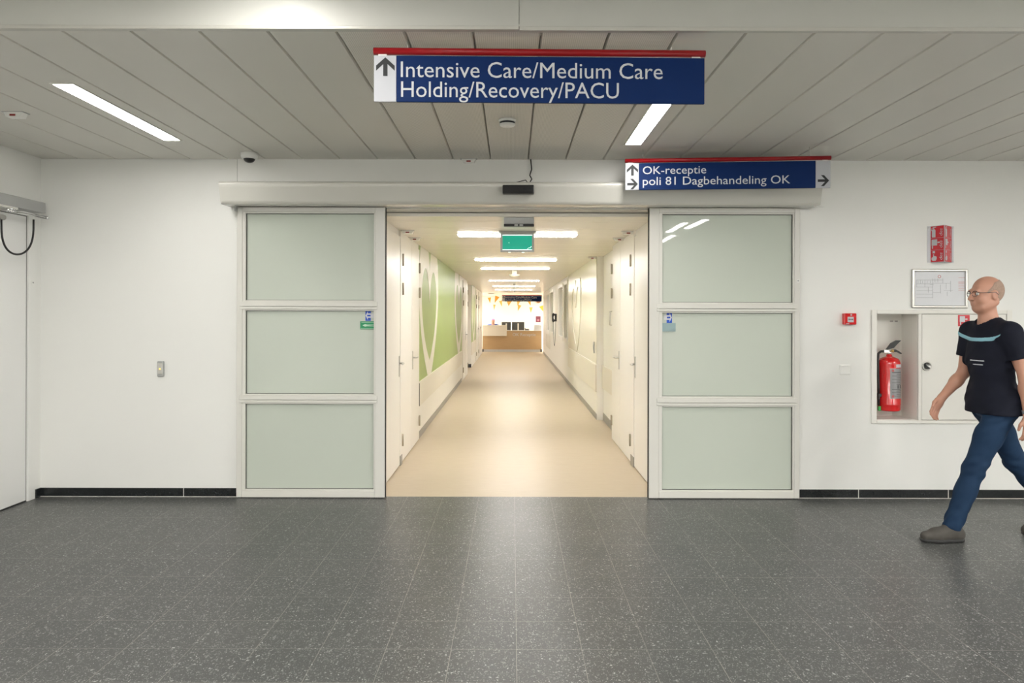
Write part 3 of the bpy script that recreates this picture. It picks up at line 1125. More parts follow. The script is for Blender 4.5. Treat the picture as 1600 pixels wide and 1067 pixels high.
# exit sign box
Ye = 7.28
ex = PX(808, Ye)
r = thing('exit_sign', 'glowing green exit sign box hanging from the corridor ceiling', 'exit sign', (ex, Ye, ZK))
sc_ = Ye / FPX
box(-29 * sc_, 29 * sc_, -0.03, 0.045, -0.014, 0.0, bev=.002).build('mounting_bar', GREYBOX, r)
fm = MB()
zt, zb = -0.014, PZ(394, Ye) - ZK
w2 = 26.2 * sc_
t_ = 3.2 * sc_
fm.box(-w2, w2, -0.022, 0.022, zt - 0.026, zt)
fm.box(-w2, w2, -0.022, 0.022, zb, zb + t_)
fm.box(-w2, -w2 + t_, -0.022, 0.022, zb + t_, zt - .026)
fm.box(w2 - t_, w2, -0.022, 0.022, zb + t_, zt - .026)
fm.build('frame', GREYBOX, r)
box(-w2 + t_, w2 - t_, -0.012, 0.012, zb + t_, zt - 0.026).build('green_face', EXITG, r)
em = MB()
e = 0.006
em.box(-w2 + t_, w2 - t_, -0.0135, -0.012, zt - 0.026 - e, zt - 0.026)
em.box(-w2 + t_, w2 - t_, -0.0135, -0.012, zb + t_, zb + t_ + e)
for kx, kz, rr in ((w2 - t_ - 0.02, zb + t_ + 0.024, 0.0035), (w2 - t_ - 0.034, zb + t_ + 0.022, 0.003), (w2 - t_ - 0.010, zb + t_ + 0.034, 0.0035), (w2 - t_ - 0.044, zb + t_ + 0.013, 0.003), (-0.085, zb + t_ + 0.075, 0.0025)):
    em.box(kx - rr, kx + rr, -0.0135, -0.012, kz - rr, kz + rr)
em.build('white_marks', EXITW, r)
for kx in (-0.08, 0.06):
    box(kx - 0.012, kx + 0.012, -0.012, 0.012, zb - 0.004, zb).build('lamp_slot', EXITW, r)

# radar sensor on the corridor side of the lintel
Ys = 6.27
r = thing('door_sensor', 'grey and black motion sensor under the lintel, above the exit sign', 'sensor', (PX(810.5, Ys), Ys, ZK))
hw = 23.5 * Ys / FPX
box(-hw, hw, -0.03, 0.03, -0.058, 0.0, bev=.004).build('housing', GREYBOX, r)
box(-hw, hw, -0.032, 0.03, -0.08, -0.058, bev=.003).build('lens_strip', BLACK, r)
box(-0.04, -0.008, -0.034, -0.03, -0.078, -0.06).build('sensor_window', GREYBOX, r)
box(0.004, 0.036, -0.034, -0.03, -0.078, -0.06).build('sensor_window', GREYBOX, r)

# black radar sensor on the cover with its cable
Yv = 5.735
r = thing('door_sensor', 'black motion sensor on the long door cover, its cable to the ceiling', 'sensor', (PX(809.5, Yv), Yv, PZ(297, Yv)))
hw, hh = 24.5 * Yv / FPX, 7 * Yv / FPX
box(-hw, hw, -0.045, 0.020, -hh, hh, bev=.008).build('housing', BLACK, r)
box(hw * 0.28, hw * 0.55, -0.047, -0.043, -hh * .2, hh * .35).build('sensor_window', ARROWG, r)
box(hw * 0.62, hw * 0.88, -0.047, -0.043, -hh * .2, hh * .35).build('sensor_window', ARROWG, r)
c = MB()
lx = PX(828, 5.97) - r.location.x
dz = ZC - r.location.z
c.tube([(lx - .015, 0.10, hh + 0.03), (lx + 0.012, 0.19, dz * .35 + .02), (lx - 0.004, 0.235, dz * 0.55), (lx + 0.012, 0.24, dz * 0.72), (lx + 0.004, 0.24, dz)], 0.005, 6)
c.tube([(-0.0, 0.02, hh - 0.005), (-.02, 0.05, hh + 0.035), (0.06, 0.08, hh + 0.06), (lx - 0.015, 0.10, hh + 0.03)], 0.004, 6)
c.build('cable', RUBBER, r)

# ------------------------------------------------------------------ hanging signs
def arrow_pts(cx, cz, s, ang):
    """broad arrow outline pointing up before rotation"""
    base = [(-0.23, -1), (0.23, -1), (0.23, 0.28), (1.0, -0.44), (1.0, 0.10), (0.0, 1.0), (-1.0, 0.10), (-1.0, -0.44), (-0.23, 0.28)]
    ca, sa = math.cos(ang), math.sin(ang)
    return [(cx + (u * ca - v * sa) * s, cz + (u * sa + v * ca) * s) for u, v in base]


def hanging_sign(label, loc, yaw, W, Hh, lines, arrows, whites, zceil, wires=None):
    """local frame: x to the right from the left end, z up from the panel's bottom, front face at y=0"""
    r = thing('hanging_sign', label, 'sign', loc, yaw)
    x = 0.0
    mb = MB()
    edges = sorted([(a, b) for a, b in whites])
    segs, x = [], 0.0
    for a, b in edges:
        if a > x:
            segs.append((x, a))
        x = b
    if x < W:
        segs.append((x, W))
    for a, b in segs:
        box(a + (0.0005 if a else 0), b, 0, 0.016, 0, Hh, bev=.002).build('blue_panel', SIGNBLUE, r)
    for a, b in edges:
        box(a, b, 0, 0.016, 0, Hh, bev=.002).build('white_panel', SIGNPANEL, r)
    m2 = MB()
    m2.tube([(-0.002, 0.008, Hh + 0.022), (W + 0.004, 0.008, Hh + 0.022)], 0.0165, 16)
    m2.build('red_rail', SIGNRED, r)
    for xx in (0.02, W - 0.06):
        box(xx, xx + 0.04, 0.003, 0.013, Hh, Hh + 0.012).build('clip', ALU, r)
    m3 = MB()
    for s, x0, x1, z, cap in lines:
        add_text(m3, s, (x0, -0.0012 if loc[1] < 20 else -0.005, z), (1, 0, 0), (0, 0, 1), x1 - x0, cap, bold=0.0)
    m3.build('lettering', LETTER, r, fix=False)
    for cx, cz, s, ang in arrows:
        MB().prism([(u, -0.0015, v) for u, v in arrow_pts(cx, cz, s, ang)], (0, 0.003, 0)).build('arrow', ARROWG, r)
    for xx in (wires or (0.14, W - 0.14)):
        MB().tube([(xx, 0.008, Hh + 0.03), (xx, 0.008, zceil - loc[2])], 0.0022, 6).build('hanging_wire', STEEL, r)
    return r


S1 = 3.36
k = S1 / FPX
p0 = P(584, 158.5, S1)
W1, H1 = 1.568, 0.218
hanging_sign('large blue hanging sign reading Intensive Care/Medium Care Holding/Recovery/PACU', p0, math.radians(1.0), W1, H1,
             [('Intensive Care/Medium Care', 42 * k, 453 * k, 38.5 * k, 24.2 * k), ('Holding/Recovery/PACU', 42.5 * k, 384 * k, 7.5 * k, 24.2 * k)],
             [(18 * k, 54.5 * k, 14.5 * k, 0)], [(0, 35 * k)], ZC, wires=(52 * k, W1 - 52 * k))
S2 = 5.62
yaw2 = math.radians(-4.6)
p0 = P(977, 297, S2)
k = S2 / FPX
W2 = 1.568
hanging_sign('smaller-looking blue hanging sign reading OK-receptie poli 81 Dagbehandeling OK', p0, yaw2, W2, 0.210,
             [('OK-receptie', 27 * k, 124 * k, 24.5 * k, 12.0 * k), ('poli 81 Dagbehandeling OK', 27 * k, 250.5 * k, 7.4 * k, 12.4 * k)],
             [(11 * k, 31 * k, 8.6 * k, 0), (11.2 * k, 9.2 * k, 8.2 * k, -math.pi / 2), (300 * k, 11.0 * k, 8.4 * k, -math.pi / 2)],
             [(0, 21 * k), (288.5 * k, W2)], ZC, wires=(27 * k, W2 - 31 * k))
S3 = 28.2
p0 = P(784.5, 470.8, S3)
hanging_sign('blue hanging sign over the far end of the corridor, above the desk', p0, 0, W1, H1,
             [('Intensive Care/Medium Care', 0.125, 1.37, 0.118, 0.073), ('Holding/Recovery/PACU', 0.125, 1.16, 0.022, 0.073)],
             [(0.055, 0.165, 0.044, 0)], [(0, 0.106)], ZK, wires=(0.2, 1.36))

# ------------------------------------------------------------------ closer box on the left wall
r = thing('door_closer', 'grey door closer box with steel arm above the left side door', 'door closer', (XL, 5.5, 2.4))
bx1 = XL + 0.105
at(box(XL + 0.015, bx1, 4.75, 5.90, 2.366, 2.452, bev=.002), r.location).build('closer_box', GREYBOX, r)
at(box(XL + 0.03, bx1 - 0.005, 4.75, 5.58, 2.350, 2.366), r.location).build('slide_channel', ALU, r)
m_ = MB()
for dz_ in (0.0, -0.016):
    m_.tube([(bx1 + 0.0, 5.45, 2.342 + dz_), (bx1 + 0.012, 5.90, 2.338 + dz_)], 0.006, 10)
m_.lathe([(0, -0.014), (0.013, -0.012), (0.014, 0.006), (0, 0.008)], (bx1 + 0.013, 5.90, 2.330), seg=14)
m_.lathe([(0, -0.014), (0.012, -0.012), (0.012, 0.02), (0, 0.022)], (bx1, 5.46, 2.328), seg=14)
at(m_, r.location).build('arm', CHROME, r)
r = thing('door_cable', 'black looped cable below the grey closer box', 'cable', (XL + .05, 5.6, 2.3))
a = P(51.3, 343, 5.80)
b = P(2.5, 352, 5.50)
m_ = MB()
pts = []
Xc = XL + 0.10
for i in range(31):
    t = i / 30
    px = 51.8 + (2.5 - 51.8) * t
    py = None
    yy = 5.76 - 0.32 * t
    ang = math.pi * t
    pxx = 27.3 + 25.2 * math.cos(ang) if True else px
    pyy = 345 + 52.5 * math.sin(ang) ** 0.62 if 0 < t < 1 else 343
    p = P(pxx, pyy, 1.0)
    # lie in the plane just in front of the door leaf
    Yp = Xc / p.x
    pts.append((Xc, Yp, EYE + (p.z - EYE) * Yp))
m_.tube(pts, 0.0075, 10)
at(m_, r.location).build('cord', RUBBER, r)
e_ = Vector(pts[-1])
m_ = MB()
m_.tube([e_ + Vector((0.0, -0.16, 0.03)), e_ + Vector((0, 0.025, 0.018))], 0.021, 14)
at(m_, r.location).build('cable_plug', STEEL, r)

# ------------------------------------------------------------------ small wall devices
kk = YW / FPX
c_ = P(252.5, 576, YW)
r = thing('card_reader', 'small grey access button with amber light on the left wall', 'card reader', (c_.x, YW, c_.z))
box(-4.8 * kk, 4.8 * kk, -0.028, 0, -12 * kk, 12 * kk, bev=.006).build('housing', GREYBOX, r)
box(-3.6 * kk, 3.6 * kk, -0.031, -0.026, -8 * kk, 9 * kk, bev=.004).build('face', STEEL, r)
MB().lathe([(0.0075, 0), (0.0075, 0.002), (0, 0.003)], (0, -0.031, 0), axis=(0, -1, 0), seg=16).build('amber_light', LEDAMB, r)

c_ = P(1320, 577.5, YW)
r = thing('wall_plate', 'blank white cover plate below the red call point', 'switch plate', (c_.x, YW, c_.z))
box(-8.2 * kk, 8.2 * kk, -0.010, 0, -7.7 * kk, 7.7 * kk, bev=.004).build('plate', WHITEP, r)
box(-7 * kk, 7 * kk, -0.0125, -0.009, -6.6 * kk, 6.6 * kk, bev=.003).build('cover', WHITEP, r)

c_ = P(1325, 498.3, YW)
r = thing('fire_call_point', 'red fire alarm call point between the right leaf and the fire cabinet', 'fire alarm', (c_.x, YW, c_.z))
box(-9.6 * kk, 9.6 * kk, -0.045, 0, -8.8 * kk, 8.8 * kk, bev=.006).build('red_box', FIRERED, r)
box(-4.6 * kk, 5.0 * kk, -0.047, -0.043, -5.0 * kk, 3.4 * kk, bev=.0015).build('glass_plate', SIGNWHITE, r)
m_ = MB()
m_.box(-3.4 * kk, 3.8 * kk, -0.0485, -0.047, -1.2 * kk, 0.0 * kk)
m_.prism([(-3.4 * kk, -.0485, -.6 * kk), (-2.0 * kk, -.0485, 0.9 * kk), (-2.0 * kk, -.0485, -2.1 * kk)], (0, .0015, 0))
m_.prism([(3.8 * kk, -.0485, -.6 * kk), (2.4 * kk, -.0485, -2.1 * kk), (2.4 * kk, -.0485, 0.9 * kk)], (0, .0015, 0))
m_.build('symbol', INKDARK, r)
MB().lathe([(1.4 * kk, 0), (1.4 * kk, .001), (0, .0012)], (1.0 * kk, -0.0450, 6.3 * kk), axis=(0, -1, 0), seg=14).build('round_mark', SIGNWHITE, r)
box(-7 * kk, -2 * kk, -0.0462, -0.045, -7.6 * kk, -6.8 * kk).build('printed_line', SIGNWHITE, r)

for (px, py, X_, lb) in ((1249.0, 439, None, 'tiny grey sensor knob on the edge of the right leaf'),):
    c_ = P(px, py, 5.95)
    r = thing('door_contact', lb, 'sensor', (c_.x - .012, 5.95, c_.z))
    box(-0.012, 0.012, -0.006, 0, -0.014, 0.014, bev=.002).build('plate', WHITEP, r)
    MB().lathe([(0.006, 0), (0.006, .004), (0, .005)], (0, -0.006, 0.002), axis=(0, -1, 0), seg=12).build('knob', GREYBOX, r)
r = thing('door_contact', 'tiny grey sensor knob on the frame of the left side door', 'sensor', (XL + 0.014, 5.875, 1.79))
box(0, 0.005, -0.012, 0.012, -0.014, 0.014, bev=.002).build('plate', WHITEP, r)
MB().lathe([(0.006, 0), (0.006, .004), (0, .005)], (0.005, 0, 0.002), axis=(1, 0, 0), seg=12).build('knob', GREYBOX, r)

# stickers on the panes (held just in front of the glass)
YG = 5.95 + 0.031
def sticker(name, label, cat, x0, x1, y0, y1, m, group=None, thick=0.001, ybase=None):
    yb = YG if ybase is None else ybase
    r = thing(name, label, cat, (PX((x0 + x1) / 2, yb), yb, PZ((y0 + y1) / 2, yb)), 0, group)
    w_, h_ = (x1 - x0) / 2 * yb / FPX, (y1 - y0) / 2 * yb / FPX
    box(-w_, w_, -thick, 0, -h_, h_).build('film' if thick < .003 else 'plate', m, r)
    return r, w_, h_


for sgn, x0, x1, y0, y1, lb in ((-1, 571, 579.5, 485.3, 501.8, 'blue arrow sticker pointing left on the left frosted leaf'),
                               (1, 1041.6, 1050, 487.0, 504, 'blue arrow sticker pointing right on the right frosted leaf')):
    r, w_, h_ = sticker('arrow_sticker', lb, 'sticker', x0, x1, y0, y1, STICKBLUE)
    tip, tail = sgn * w_ * 0.95, -sgn * w_ * 2.0
    e = 0.0016
    MB().prism([(tip, -e, 0), (sgn * w_ * 0.1, -e, h_ * .82), (sgn * w_ * 0.1, -e, h_ * .42), (tail, -e, h_ * .42), (tail, -e, -h_ * .42), (sgn * w_ * 0.1, -e, -h_ * .42), (sgn * w_ * 0.1, -e, -h_ * .82)],
               (0, 0.0005, 0)).build('white_arrow', SIGNWHITE, r)
    box(min(-sgn * w_ * .9, sgn * w_ * .35), max(-sgn * w_ * .9, sgn * w_ * .35), -e - .0006, -e, -h_ * .16, h_ * .16).build('blue_print', STICKBLUE, r)
r, w_, h_ = sticker('direction_plate', 'green plate with a white arrow on the left frosted leaf', 'sign', 563, 587.3, 502.5, 515.0, STICKGREEN, thick=.004, ybase=YG - .002)
e = 0.0048
m_ = MB()
m_.prism([(-w_ * .7, -e, 0), (-w_ * .38, -e, h_ * .32), (-w_ * .1, -e, h_ * .2), (w_ * .8, -e, h_ * .2), (w_ * .8, -e, h_ * .06), (-w_ * .3, -e, h_ * 0.0), (w_ * .8, -e, -h_ * .1), (w_ * .8, -e, -h_ * .24), (-w_ * .1, -e, -h_ * .22), (-w_ * .38, -e, -h_ * .34)], (0, .0008, 0))
m_.box(-w_ * .85, w_ * .9, -e, -e + .0008, h_ * .72, h_ * .82)
m_.box(-w_ * .95, w_ * .9, -e, -e + .0008, -h_ * .86, -h_ * .76)
m_.build('white_print', mat('pale green print', (0.45, 0.66, 0.52), 0.4), r)
sticker('blank_plate', 'blank blue-grey plate below the blue arrow on the right leaf', 'plate', 1031.3, 1055.5, 504.0, 517.2, STICKGREY, thick=.006, ybase=YG - .001)

# ------------------------------------------------------------------ fire point
# projecting three-symbol sign
Yz = YW
ax0, ax1, az0, az1 = PX(1448.5, Yz), PX(1489.5, Yz), PZ(409, Yz), PZ(352, Yz)
apx, apy = PX(1475.5, Yz - 0.10), Yz - 0.10
r = thing('fire_sign', 'projecting red and white fire symbol sign above the framed plan', 'sign', ((ax0 + ax1) / 2, YW, az0))
fl = 0.026
m_ = MB()
m_.box(ax0, ax0 + fl, Yz - .004, Yz, az0, az1)
m_.box(ax1 - fl * .6, ax1, Yz - .004, Yz, az0, az1)
m_.prism([(ax0 + fl, Yz, az0), (apx, apy, az0), (ax1 - fl * .6, Yz, az0)], (0, 0, az1 - az0))
at(m_, r.location).build('body', SIGNWHITE, r)
for x_ in (ax0 + .010, ax1 - .008):
    for z_ in (az0 + .015, az1 - .015):
        at(MB().lathe([(0.005, 0), (0.005, .002), (0, .003)], (x_, Yz - .004, z_), axis=(0, -1, 0), seg=10), r.location).build('screw', STEEL, r)


def pictogram(mb, kind, o, ux, uz, S):
    def q(u, v):
        return o + ux * (u * S) + uz * (v * S)
    nrm = ux.cross(uz).normalized()
    def poly(pts):
        mb.prism([q(u, v) + nrm * 0.0015 for u, v in pts], nrm * 0.0006)
    if kind == 0:      # extinguisher
        poly([(.10, .06), (.40, .06), (.40, .66), (.34, .74), (.16, .74), (.10, .66)])
        poly([(.20, .76), (.30, .76), (.30, .84), (.20, .84)])
        poly([(.18, .84), (.46, .90), (.46, .95), (.18, .92)])
        poly([(.05, .62), (.09, .62), (.12, .84), (.20, .84), (.20, .88), (.09, .88)])
    elif kind == 1:    # hose reel
        poly([(.08, .38), (.54, .38), (.54, .90), (.08, .90)])
        poly([(.10, .12), (.20, .12), (.20, .36), (.10, .36)])
        poly([(.56, .58), (.64, .58), (.64, .68), (.56, .68)])
        mb.prism([q(.70 + .07 * math.cos(a), .63 + .07 * math.sin(a)) + nrm * .0015 for a in [i * math.pi / 6 for i in range(12)]], nrm * .0006)
    else:              # hand pressing a button
        poly([(.16, .10), (.42, .10), (.50, .24), (.50, .44), (.40, .50), (.28, .50), (.28, .66), (.20, .66), (.20, .44), (.08, .36), (.08, .22)])
        poly([(.16, .74), (.36, .74), (.36, .94), (.16, .94)])


L0, L1 = Vector((ax0 + fl, Yz, 0)), Vector((apx, apy, 0))
R0, R1 = Vector((apx, apy, 0)), Vector((ax1 - fl * .6, Yz, 0))
hh_ = (az1 - az0 - 0.012) / 3
reds = MB()
for (A, B) in ((L0, L1), (R0, R1)):
    ux = (B - A).normalized()
    nr = Vector((ux.y, -ux.x, 0))
    if nr.y > 0:
        nr = -nr
    ln = (B - A).length
    uz = Vector((0, 0, 1))
    for i in range(3):
        z0 = az0 + 0.004 + (2 - i) * (hh_ + 0.002)
        o_ = A + ux * (ln * .04) + nr * .0008 + uz * z0
        wd = ln * .92
        reds.prism([o_, o_ + ux * wd, o_ + ux * wd + uz * hh_, o_ + uz * hh_], nr * 0.0007)
        pm_ = MB()
        pictogram(pm_, i, o_, ux, uz, hh_)
        at(pm_, r.location).build('pictogram', SIGNWHITE, r)
        whites_ = MB()
        add_text(whites_, 'des', o_ + ux * (wd * .90) + nr * .0022 + uz * (hh_ * .16), uz, -ux, hh_ * .62, hh_ * .26, shear=.25, bold=0)
        at(whites_, r.location).build('lettering', SIGNWHITE, r, fix=False)
at(reds, r.location).build('red_panel', LABELRED, r)

# framed plan
fx0, fx1, fz0, fz1 = PX(1425.5, YW - .02), PX(1513, YW - .02), PZ(479.8, YW - .02), PZ(418.8, YW - .02)
r = thing('framed_floor_plan', 'silver framed evacuation plan above the fire cabinet', 'framed plan', ((fx0 + fx1) / 2, YW, fz0))
t = 0.022
m_ = MB()
m_.box(fx0, fx1, YW - .022, YW, fz0, fz0 + t, bev=.007)
m_.box(fx0, fx1, YW - .022, YW, fz1 - t, fz1, bev=.007)
m_.box(fx0, fx0 + t, YW - .022, YW, fz0 + .01, fz1 - .01, bev=.007)
m_.box(fx1 - t, fx1, YW - .022, YW, fz0 + .01, fz1 - .01, bev=.007)
at(m_, r.location).build('frame', STEEL, r)
at(box(fx0 + t * .8, fx1 - t * .8, YW - .006, YW, fz0 + t * .8, fz1 - t * .8), r.location).build('paper', PAPER, r)
m_ = MB()
wv, hv = fx1 - fx0, fz1 - fz0
def pl(u0, v0, u1, v1, t=.0018):
    x0, x1 = sorted((fx0 + u0 * wv, fx0 + u1 * wv))
    z0, z1 = sorted((fz1 - v0 * hv, fz1 - v1 * hv))
    m_.box(x0 - t / 2, x1 + t / 2, YW - .0068, YW - .006, z0 - t / 2, z1 + t / 2)
for v in (.38, .46, .55, .64, .73):
    pl(.09, v, .38, v)
pl(.09, .28, .56, .28); pl(.38, .24, .38, .74); pl(.09, .28, .09, .46); pl(.38, .60, .52, .60); pl(.52, .40, .52, .62)
pl(.38, .36, .70, .36); pl(.56, .24, .56, .36); pl(.30, .46, .30, .60); pl(.24, .28, .24, .46); pl(.16, .28, .16, .38)
pl(.62, .36, .62, .52); pl(.70, .30, .70, .58); pl(.42, .24, .42, .33); pl(.47, .24, .47, .33); pl(.33, .40, .40, .40); pl(.58, .55, .74, .55); pl(.64, .58, .64, .68)
for u in (.12, .20, .28, .34):
    pl(u, .30, u, .36)
at(m_, r.location).build('plan_lines', INKGREY, r)
m_ = MB()
m_.lathe([(.013, 0), (.013, .0008), (.009, .0008), (.009, 0)], (fx0 + .50 * wv, YW - .006, fz1 - .19 * hv), axis=(0, -1, 0), seg=18)
for v in (.22, .32, .35, .38, .42, .46, .50, .54):
    x0 = fx0 + .84 * wv
    m_.box(x0, x0 + (.06 if v < .3 else .05) * 1.0, YW - .0068, YW - .006, fz1 - v * hv, fz1 - v * hv + .002)
at(m_, r.location).build('red_marks', INKRED, r)

# recessed fire cabinet: frame, open niche, hose door
r = thing('fire_cabinet', 'white recessed fire cabinet with open niche and hose door', 'cabinet', ((KX0 + KX1) / 2, YW, KZ0))
dvx = PX(1439.0, YW)
rvx = PX(1571.5, YW)
yf = YW - 0.016
m_ = MB()
m_.box(KX0, NX0, yf, YW, KZ0, KZ1, bev=.003)
m_.box(NX1, dvx - .002, yf, YW, NZ0, NZ1, bev=.003)
m_.box(rvx, KX1, yf, YW, KZ0, KZ1, bev=.003)
m_.box(NX0, rvx, yf, YW, NZ1, KZ1, bev=.003)
m_.box(NX0, rvx, yf, YW, KZ0, NZ0, bev=.003)
at(m_, r.location).build('cabinet_frame', CABW, r)
m_ = MB()
nd = YW + 0.24
m_.box(NX0 + .001, NX1 - .001, nd - .004, nd, NZ0, NZ1)
m_.box(NX0 + .001, NX0 + .004, YW, nd, NZ0, NZ1)
m_.box(NX1 - .004, NX1 - .001, YW, nd, NZ0, NZ1)
m_.box(NX0, NX1, YW, nd, NZ0 + .0005, NZ0 + .004)
m_.box(NX0, NX1, YW, nd, NZ1 - .004, NZ1 - .0005)
at(m_, r.location).build('niche', CABW, r)
zz_ = PZ(500.5, nd)
for q0, q1 in ((1390, 1395), (1397.5, 1402)):
    at(box(PX(q0, nd), PX(q1, nd), nd - .007, nd - .004, zz_ - .006, zz_ + .006), r.location).build('bracket_slot', GREYPL, r)
dd = at(box(dvx + .002, rvx - .004, yf + .004, YW - .004, NZ0 + .006, NZ1 - .004, bev=.002), r.location).build('hose_door', CABW, r)
at(box(dvx - .0015, rvx - .001, YW - .0035, YW - .0005, NZ0 + .0015, NZ1 - .0005), r.location).build('door_seal', GREYPL, r)
kc = P(1448, 572, yf)
m_ = MB()
m_.lathe([(0.0, 0), (0.040, 0), (0.040, .006), (0.031, .009), (0.030, .004), (0.0, .004)], (kc.x, yf + .004, kc.z), axis=(0, -1, 0), seg=28)
kn = at(m_, r.location).build('turn_knob', STEEL, dd)
m_ = MB()
m_.prism([(kc.x + u, yf - .001, kc.z + v) for u, v in ((-.026, .014), (-.016, .024), (-.004, .004), (.012, -.008), (.026, -.012), (.022, -.020), (.004, -.018), (-.014, -.004))], (0, -.008, 0))
at(m_, r.location).build('knob_grip', ARROWG, dd)
sx0, sx1, sz0, sz1 = PX(1497.3, yf), PX(1515.5, yf), PZ(508, yf), PZ(490.5, yf)
at(box(sx0, sx1, yf + .0028, yf + .004, sz0, sz1), r.location).build('hose_symbol_plate', LABELRED, dd)
m_ = MB()
pictogram(m_, 1, Vector((sx0 + .006, yf + .0028, sz0)), Vector((1, 0, 0)), Vector((0, 0, 1)), sz1 - sz0)
at(m_, r.location).build('hose_symbol', SIGNWHITE, dd)

# fire extinguisher hanging on the niche's back wall
ey = YW + 0.125
er = 0.089
ecx = PX(1389.5, ey)
ez0, ez1 = PZ(641, ey - .05), PZ(557, ey - .05)
H_ = ez1 - ez0
r = thing('fire_extinguisher', 'red fire extinguisher with silver label hanging in the open niche', 'fire extinguisher', (ecx, ey, ez0))
MB().lathe([(0.0, 0.004), (er * .86, 0), (er * .99, .006), (er, .014), (er, .05), (er * 1.012, .052), (er * 1.012, .060), (er, .062), (er, H_ - .06), (er * .985, H_ - .045),
            (er * .93, H_ - .028), (er * .80, H_ - .012), (er * .55, H_ - .002), (er * .3, H_ + .006), (.024, H_ + .008), (.022, H_ + .022), (0, H_ + .024)], (0, 0, 0), seg=40).build('cylinder', FIRERED, r)
def wrap(z0, z1, a0, a1, rad, nseg=16):
    mb = MB()
    vs, fs = [], []
    for i in range(nseg + 1):
        a = a0 + (a1 - a0) * i / nseg
        for z in (z0, z1):
            vs.append((math.cos(a) * rad, math.sin(a) * rad, z))
    for i in range(nseg):
        fs.append((2 * i, 2 * i + 2, 2 * i + 3, 2 * i + 1))
    mb.smooth = True
    mb.raw(vs, fs)
    return mb
A0, A1 = math.radians(-113), math.radians(-28)
wrap(H_ * .24, H_ * .80, A0, A1, er + .0012).build('label_sheet', SILVER, r)
wrap(H_ * .815, H_ * .875, math.radians(-82), math.radians(-36), er + .0012).build('white_tag', SIGNWHITE, r)
tm = MB()
rnd = random.Random(4)
for i in range(15):
    z = H_ * (.72 - .031 * i)
    if i in (8, 9):
        for aa in (-74, -68, -55, -50):
            tm2 = wrap(z - .006, z + .008, math.radians(aa), math.radians(aa + 4.5), er + .0018, 2)
            tm.raw(tm2.v, tm2.f)
        continue
    a = math.radians(-80 if i % 2 else -104)
    tm2 = wrap(z, z + (.006 if i == 0 else .0028), a, math.radians(-36 - rnd.random() * 18), er + .0018, 8)
    tm.raw(tm2.v, tm2.f)
tm.build('label_print', INKDARK, r, fix=False)
tm = MB()
for z in (H_ * .74, H_ * .265):
    tm2 = wrap(z, z + .018, math.radians(-105), math.radians(-93), er + .0018, 3)
    tm.raw(tm2.v, tm2.f)
tm.build('red_print', INKRED, r, fix=False)
m_ = MB()
m_.tube([(0, 0, H_ + .015), (0, 0, H_ + .06)], 0.016, 14)
m_.box(-.05, .03, -.014, .014, H_ + .035, H_ + .065, bev=.004)
m_.build('valve', CHROME, r)
m_ = MB()
m_.tube([(.012, -.012, H_ + .055), (.03, -.018, H_ + .05)], .011, 12)
m_.build('gauge', BRASS, r)
m_ = MB()
hz = H_ + .062
m_.prism([(-.03, -.011, hz), (.035, -.011, hz + .016), (.07, -.011, hz + .055), (.098, -.011, hz + .082), (.06, -.011, hz + .082), (.015, -.011, hz + .058)], (0, .022, 0))
m_.build('squeeze_lever', BLACK, r)
m_ = MB()
m_.prism([(.02, -.010, hz - .006), (.05, -.010, hz + .004), (.078, -.010, hz - .01), (.105, -.010, hz - .03), (.098, -.010, hz - .036), (.066, -.010, hz - .018), (.02, -.010, hz - .018)], (0, .020, 0))
m_.build('carry_handle', BLACK, r)
m_ = MB()
m_.tube([(-.035, 0, H_ + .05), (-.07, 0, H_ + .048), (-.094, 0, H_ + .03), (-.102, -.01, H_ - .02), (-.103, -.015, H_ * .7), (-.102, -.02, H_ * .45), (-.1, -.02, H_ * .32)], .0105, 12)
m_.build('hose', RUBBER, r)
m_ = MB()
m_.tube([(-.1, -.02, H_ * .33), (-.1, -.02, H_ * .10)], [.013, .010], 12)
m_.box(-.108, -.08, -.034, -.012, H_ * .26, H_ * .32, bev=.003)
m_.build('nozzle', BLACK, r)
at_ = MB().box(-.108, -.086, -.036, -.014, .0, H_ * .085, bev=.004)
at_.build('nozzle_tip', GREENTAG, r)
m_ = MB()
m_.box(-.02, .02, er - .002, .24 - .125 - .005, H_ * .6, H_ * .66)
m_.build('wall_hook', GREYBOX, r)

# ------------------------------------------------------------------ reception desk
YD = 29.2
dx0, dx1 = -1.205, 1.215
r = thing('reception_desk', 'oak-fronted reception desk lettered OK Receptie at the corridor end', 'desk', (0, YD, 0))
at(box(dx0, dx1, YD, YD + 0.06, 0.10, 0.86), r.location).build('front_panel', OAK, r)
at(box(dx0 + .02, dx1 - .02, YD + 0.01, YD + 0.06, 0.0, 0.10), r.location).build('plinth', SIGNWHITE, r)
at(box(dx0, dx1, YD - 0.02, YD + 0.22, 0.86, 0.885, bev=.004), r.location).build('counter', WHITEP, r)
for xx in (dx0 - .02, dx1 - .05):
    at(box(xx, xx + .07, YD - 0.03, YD + 0.08, 0.0, 0.11, bev=.004), r.location).build('foot', INKDARK, r)
m_ = MB()
add_text(m_, 'OK Receptie', (PX(801, YD), YD - .006, PZ(525, YD)), (1, 0, 0), (0, 0, 1), PX(837, YD) - PX(801, YD), .125, bold=0)
at(m_, r.location).build('lettering', SIGNWHITE, r, fix=False)


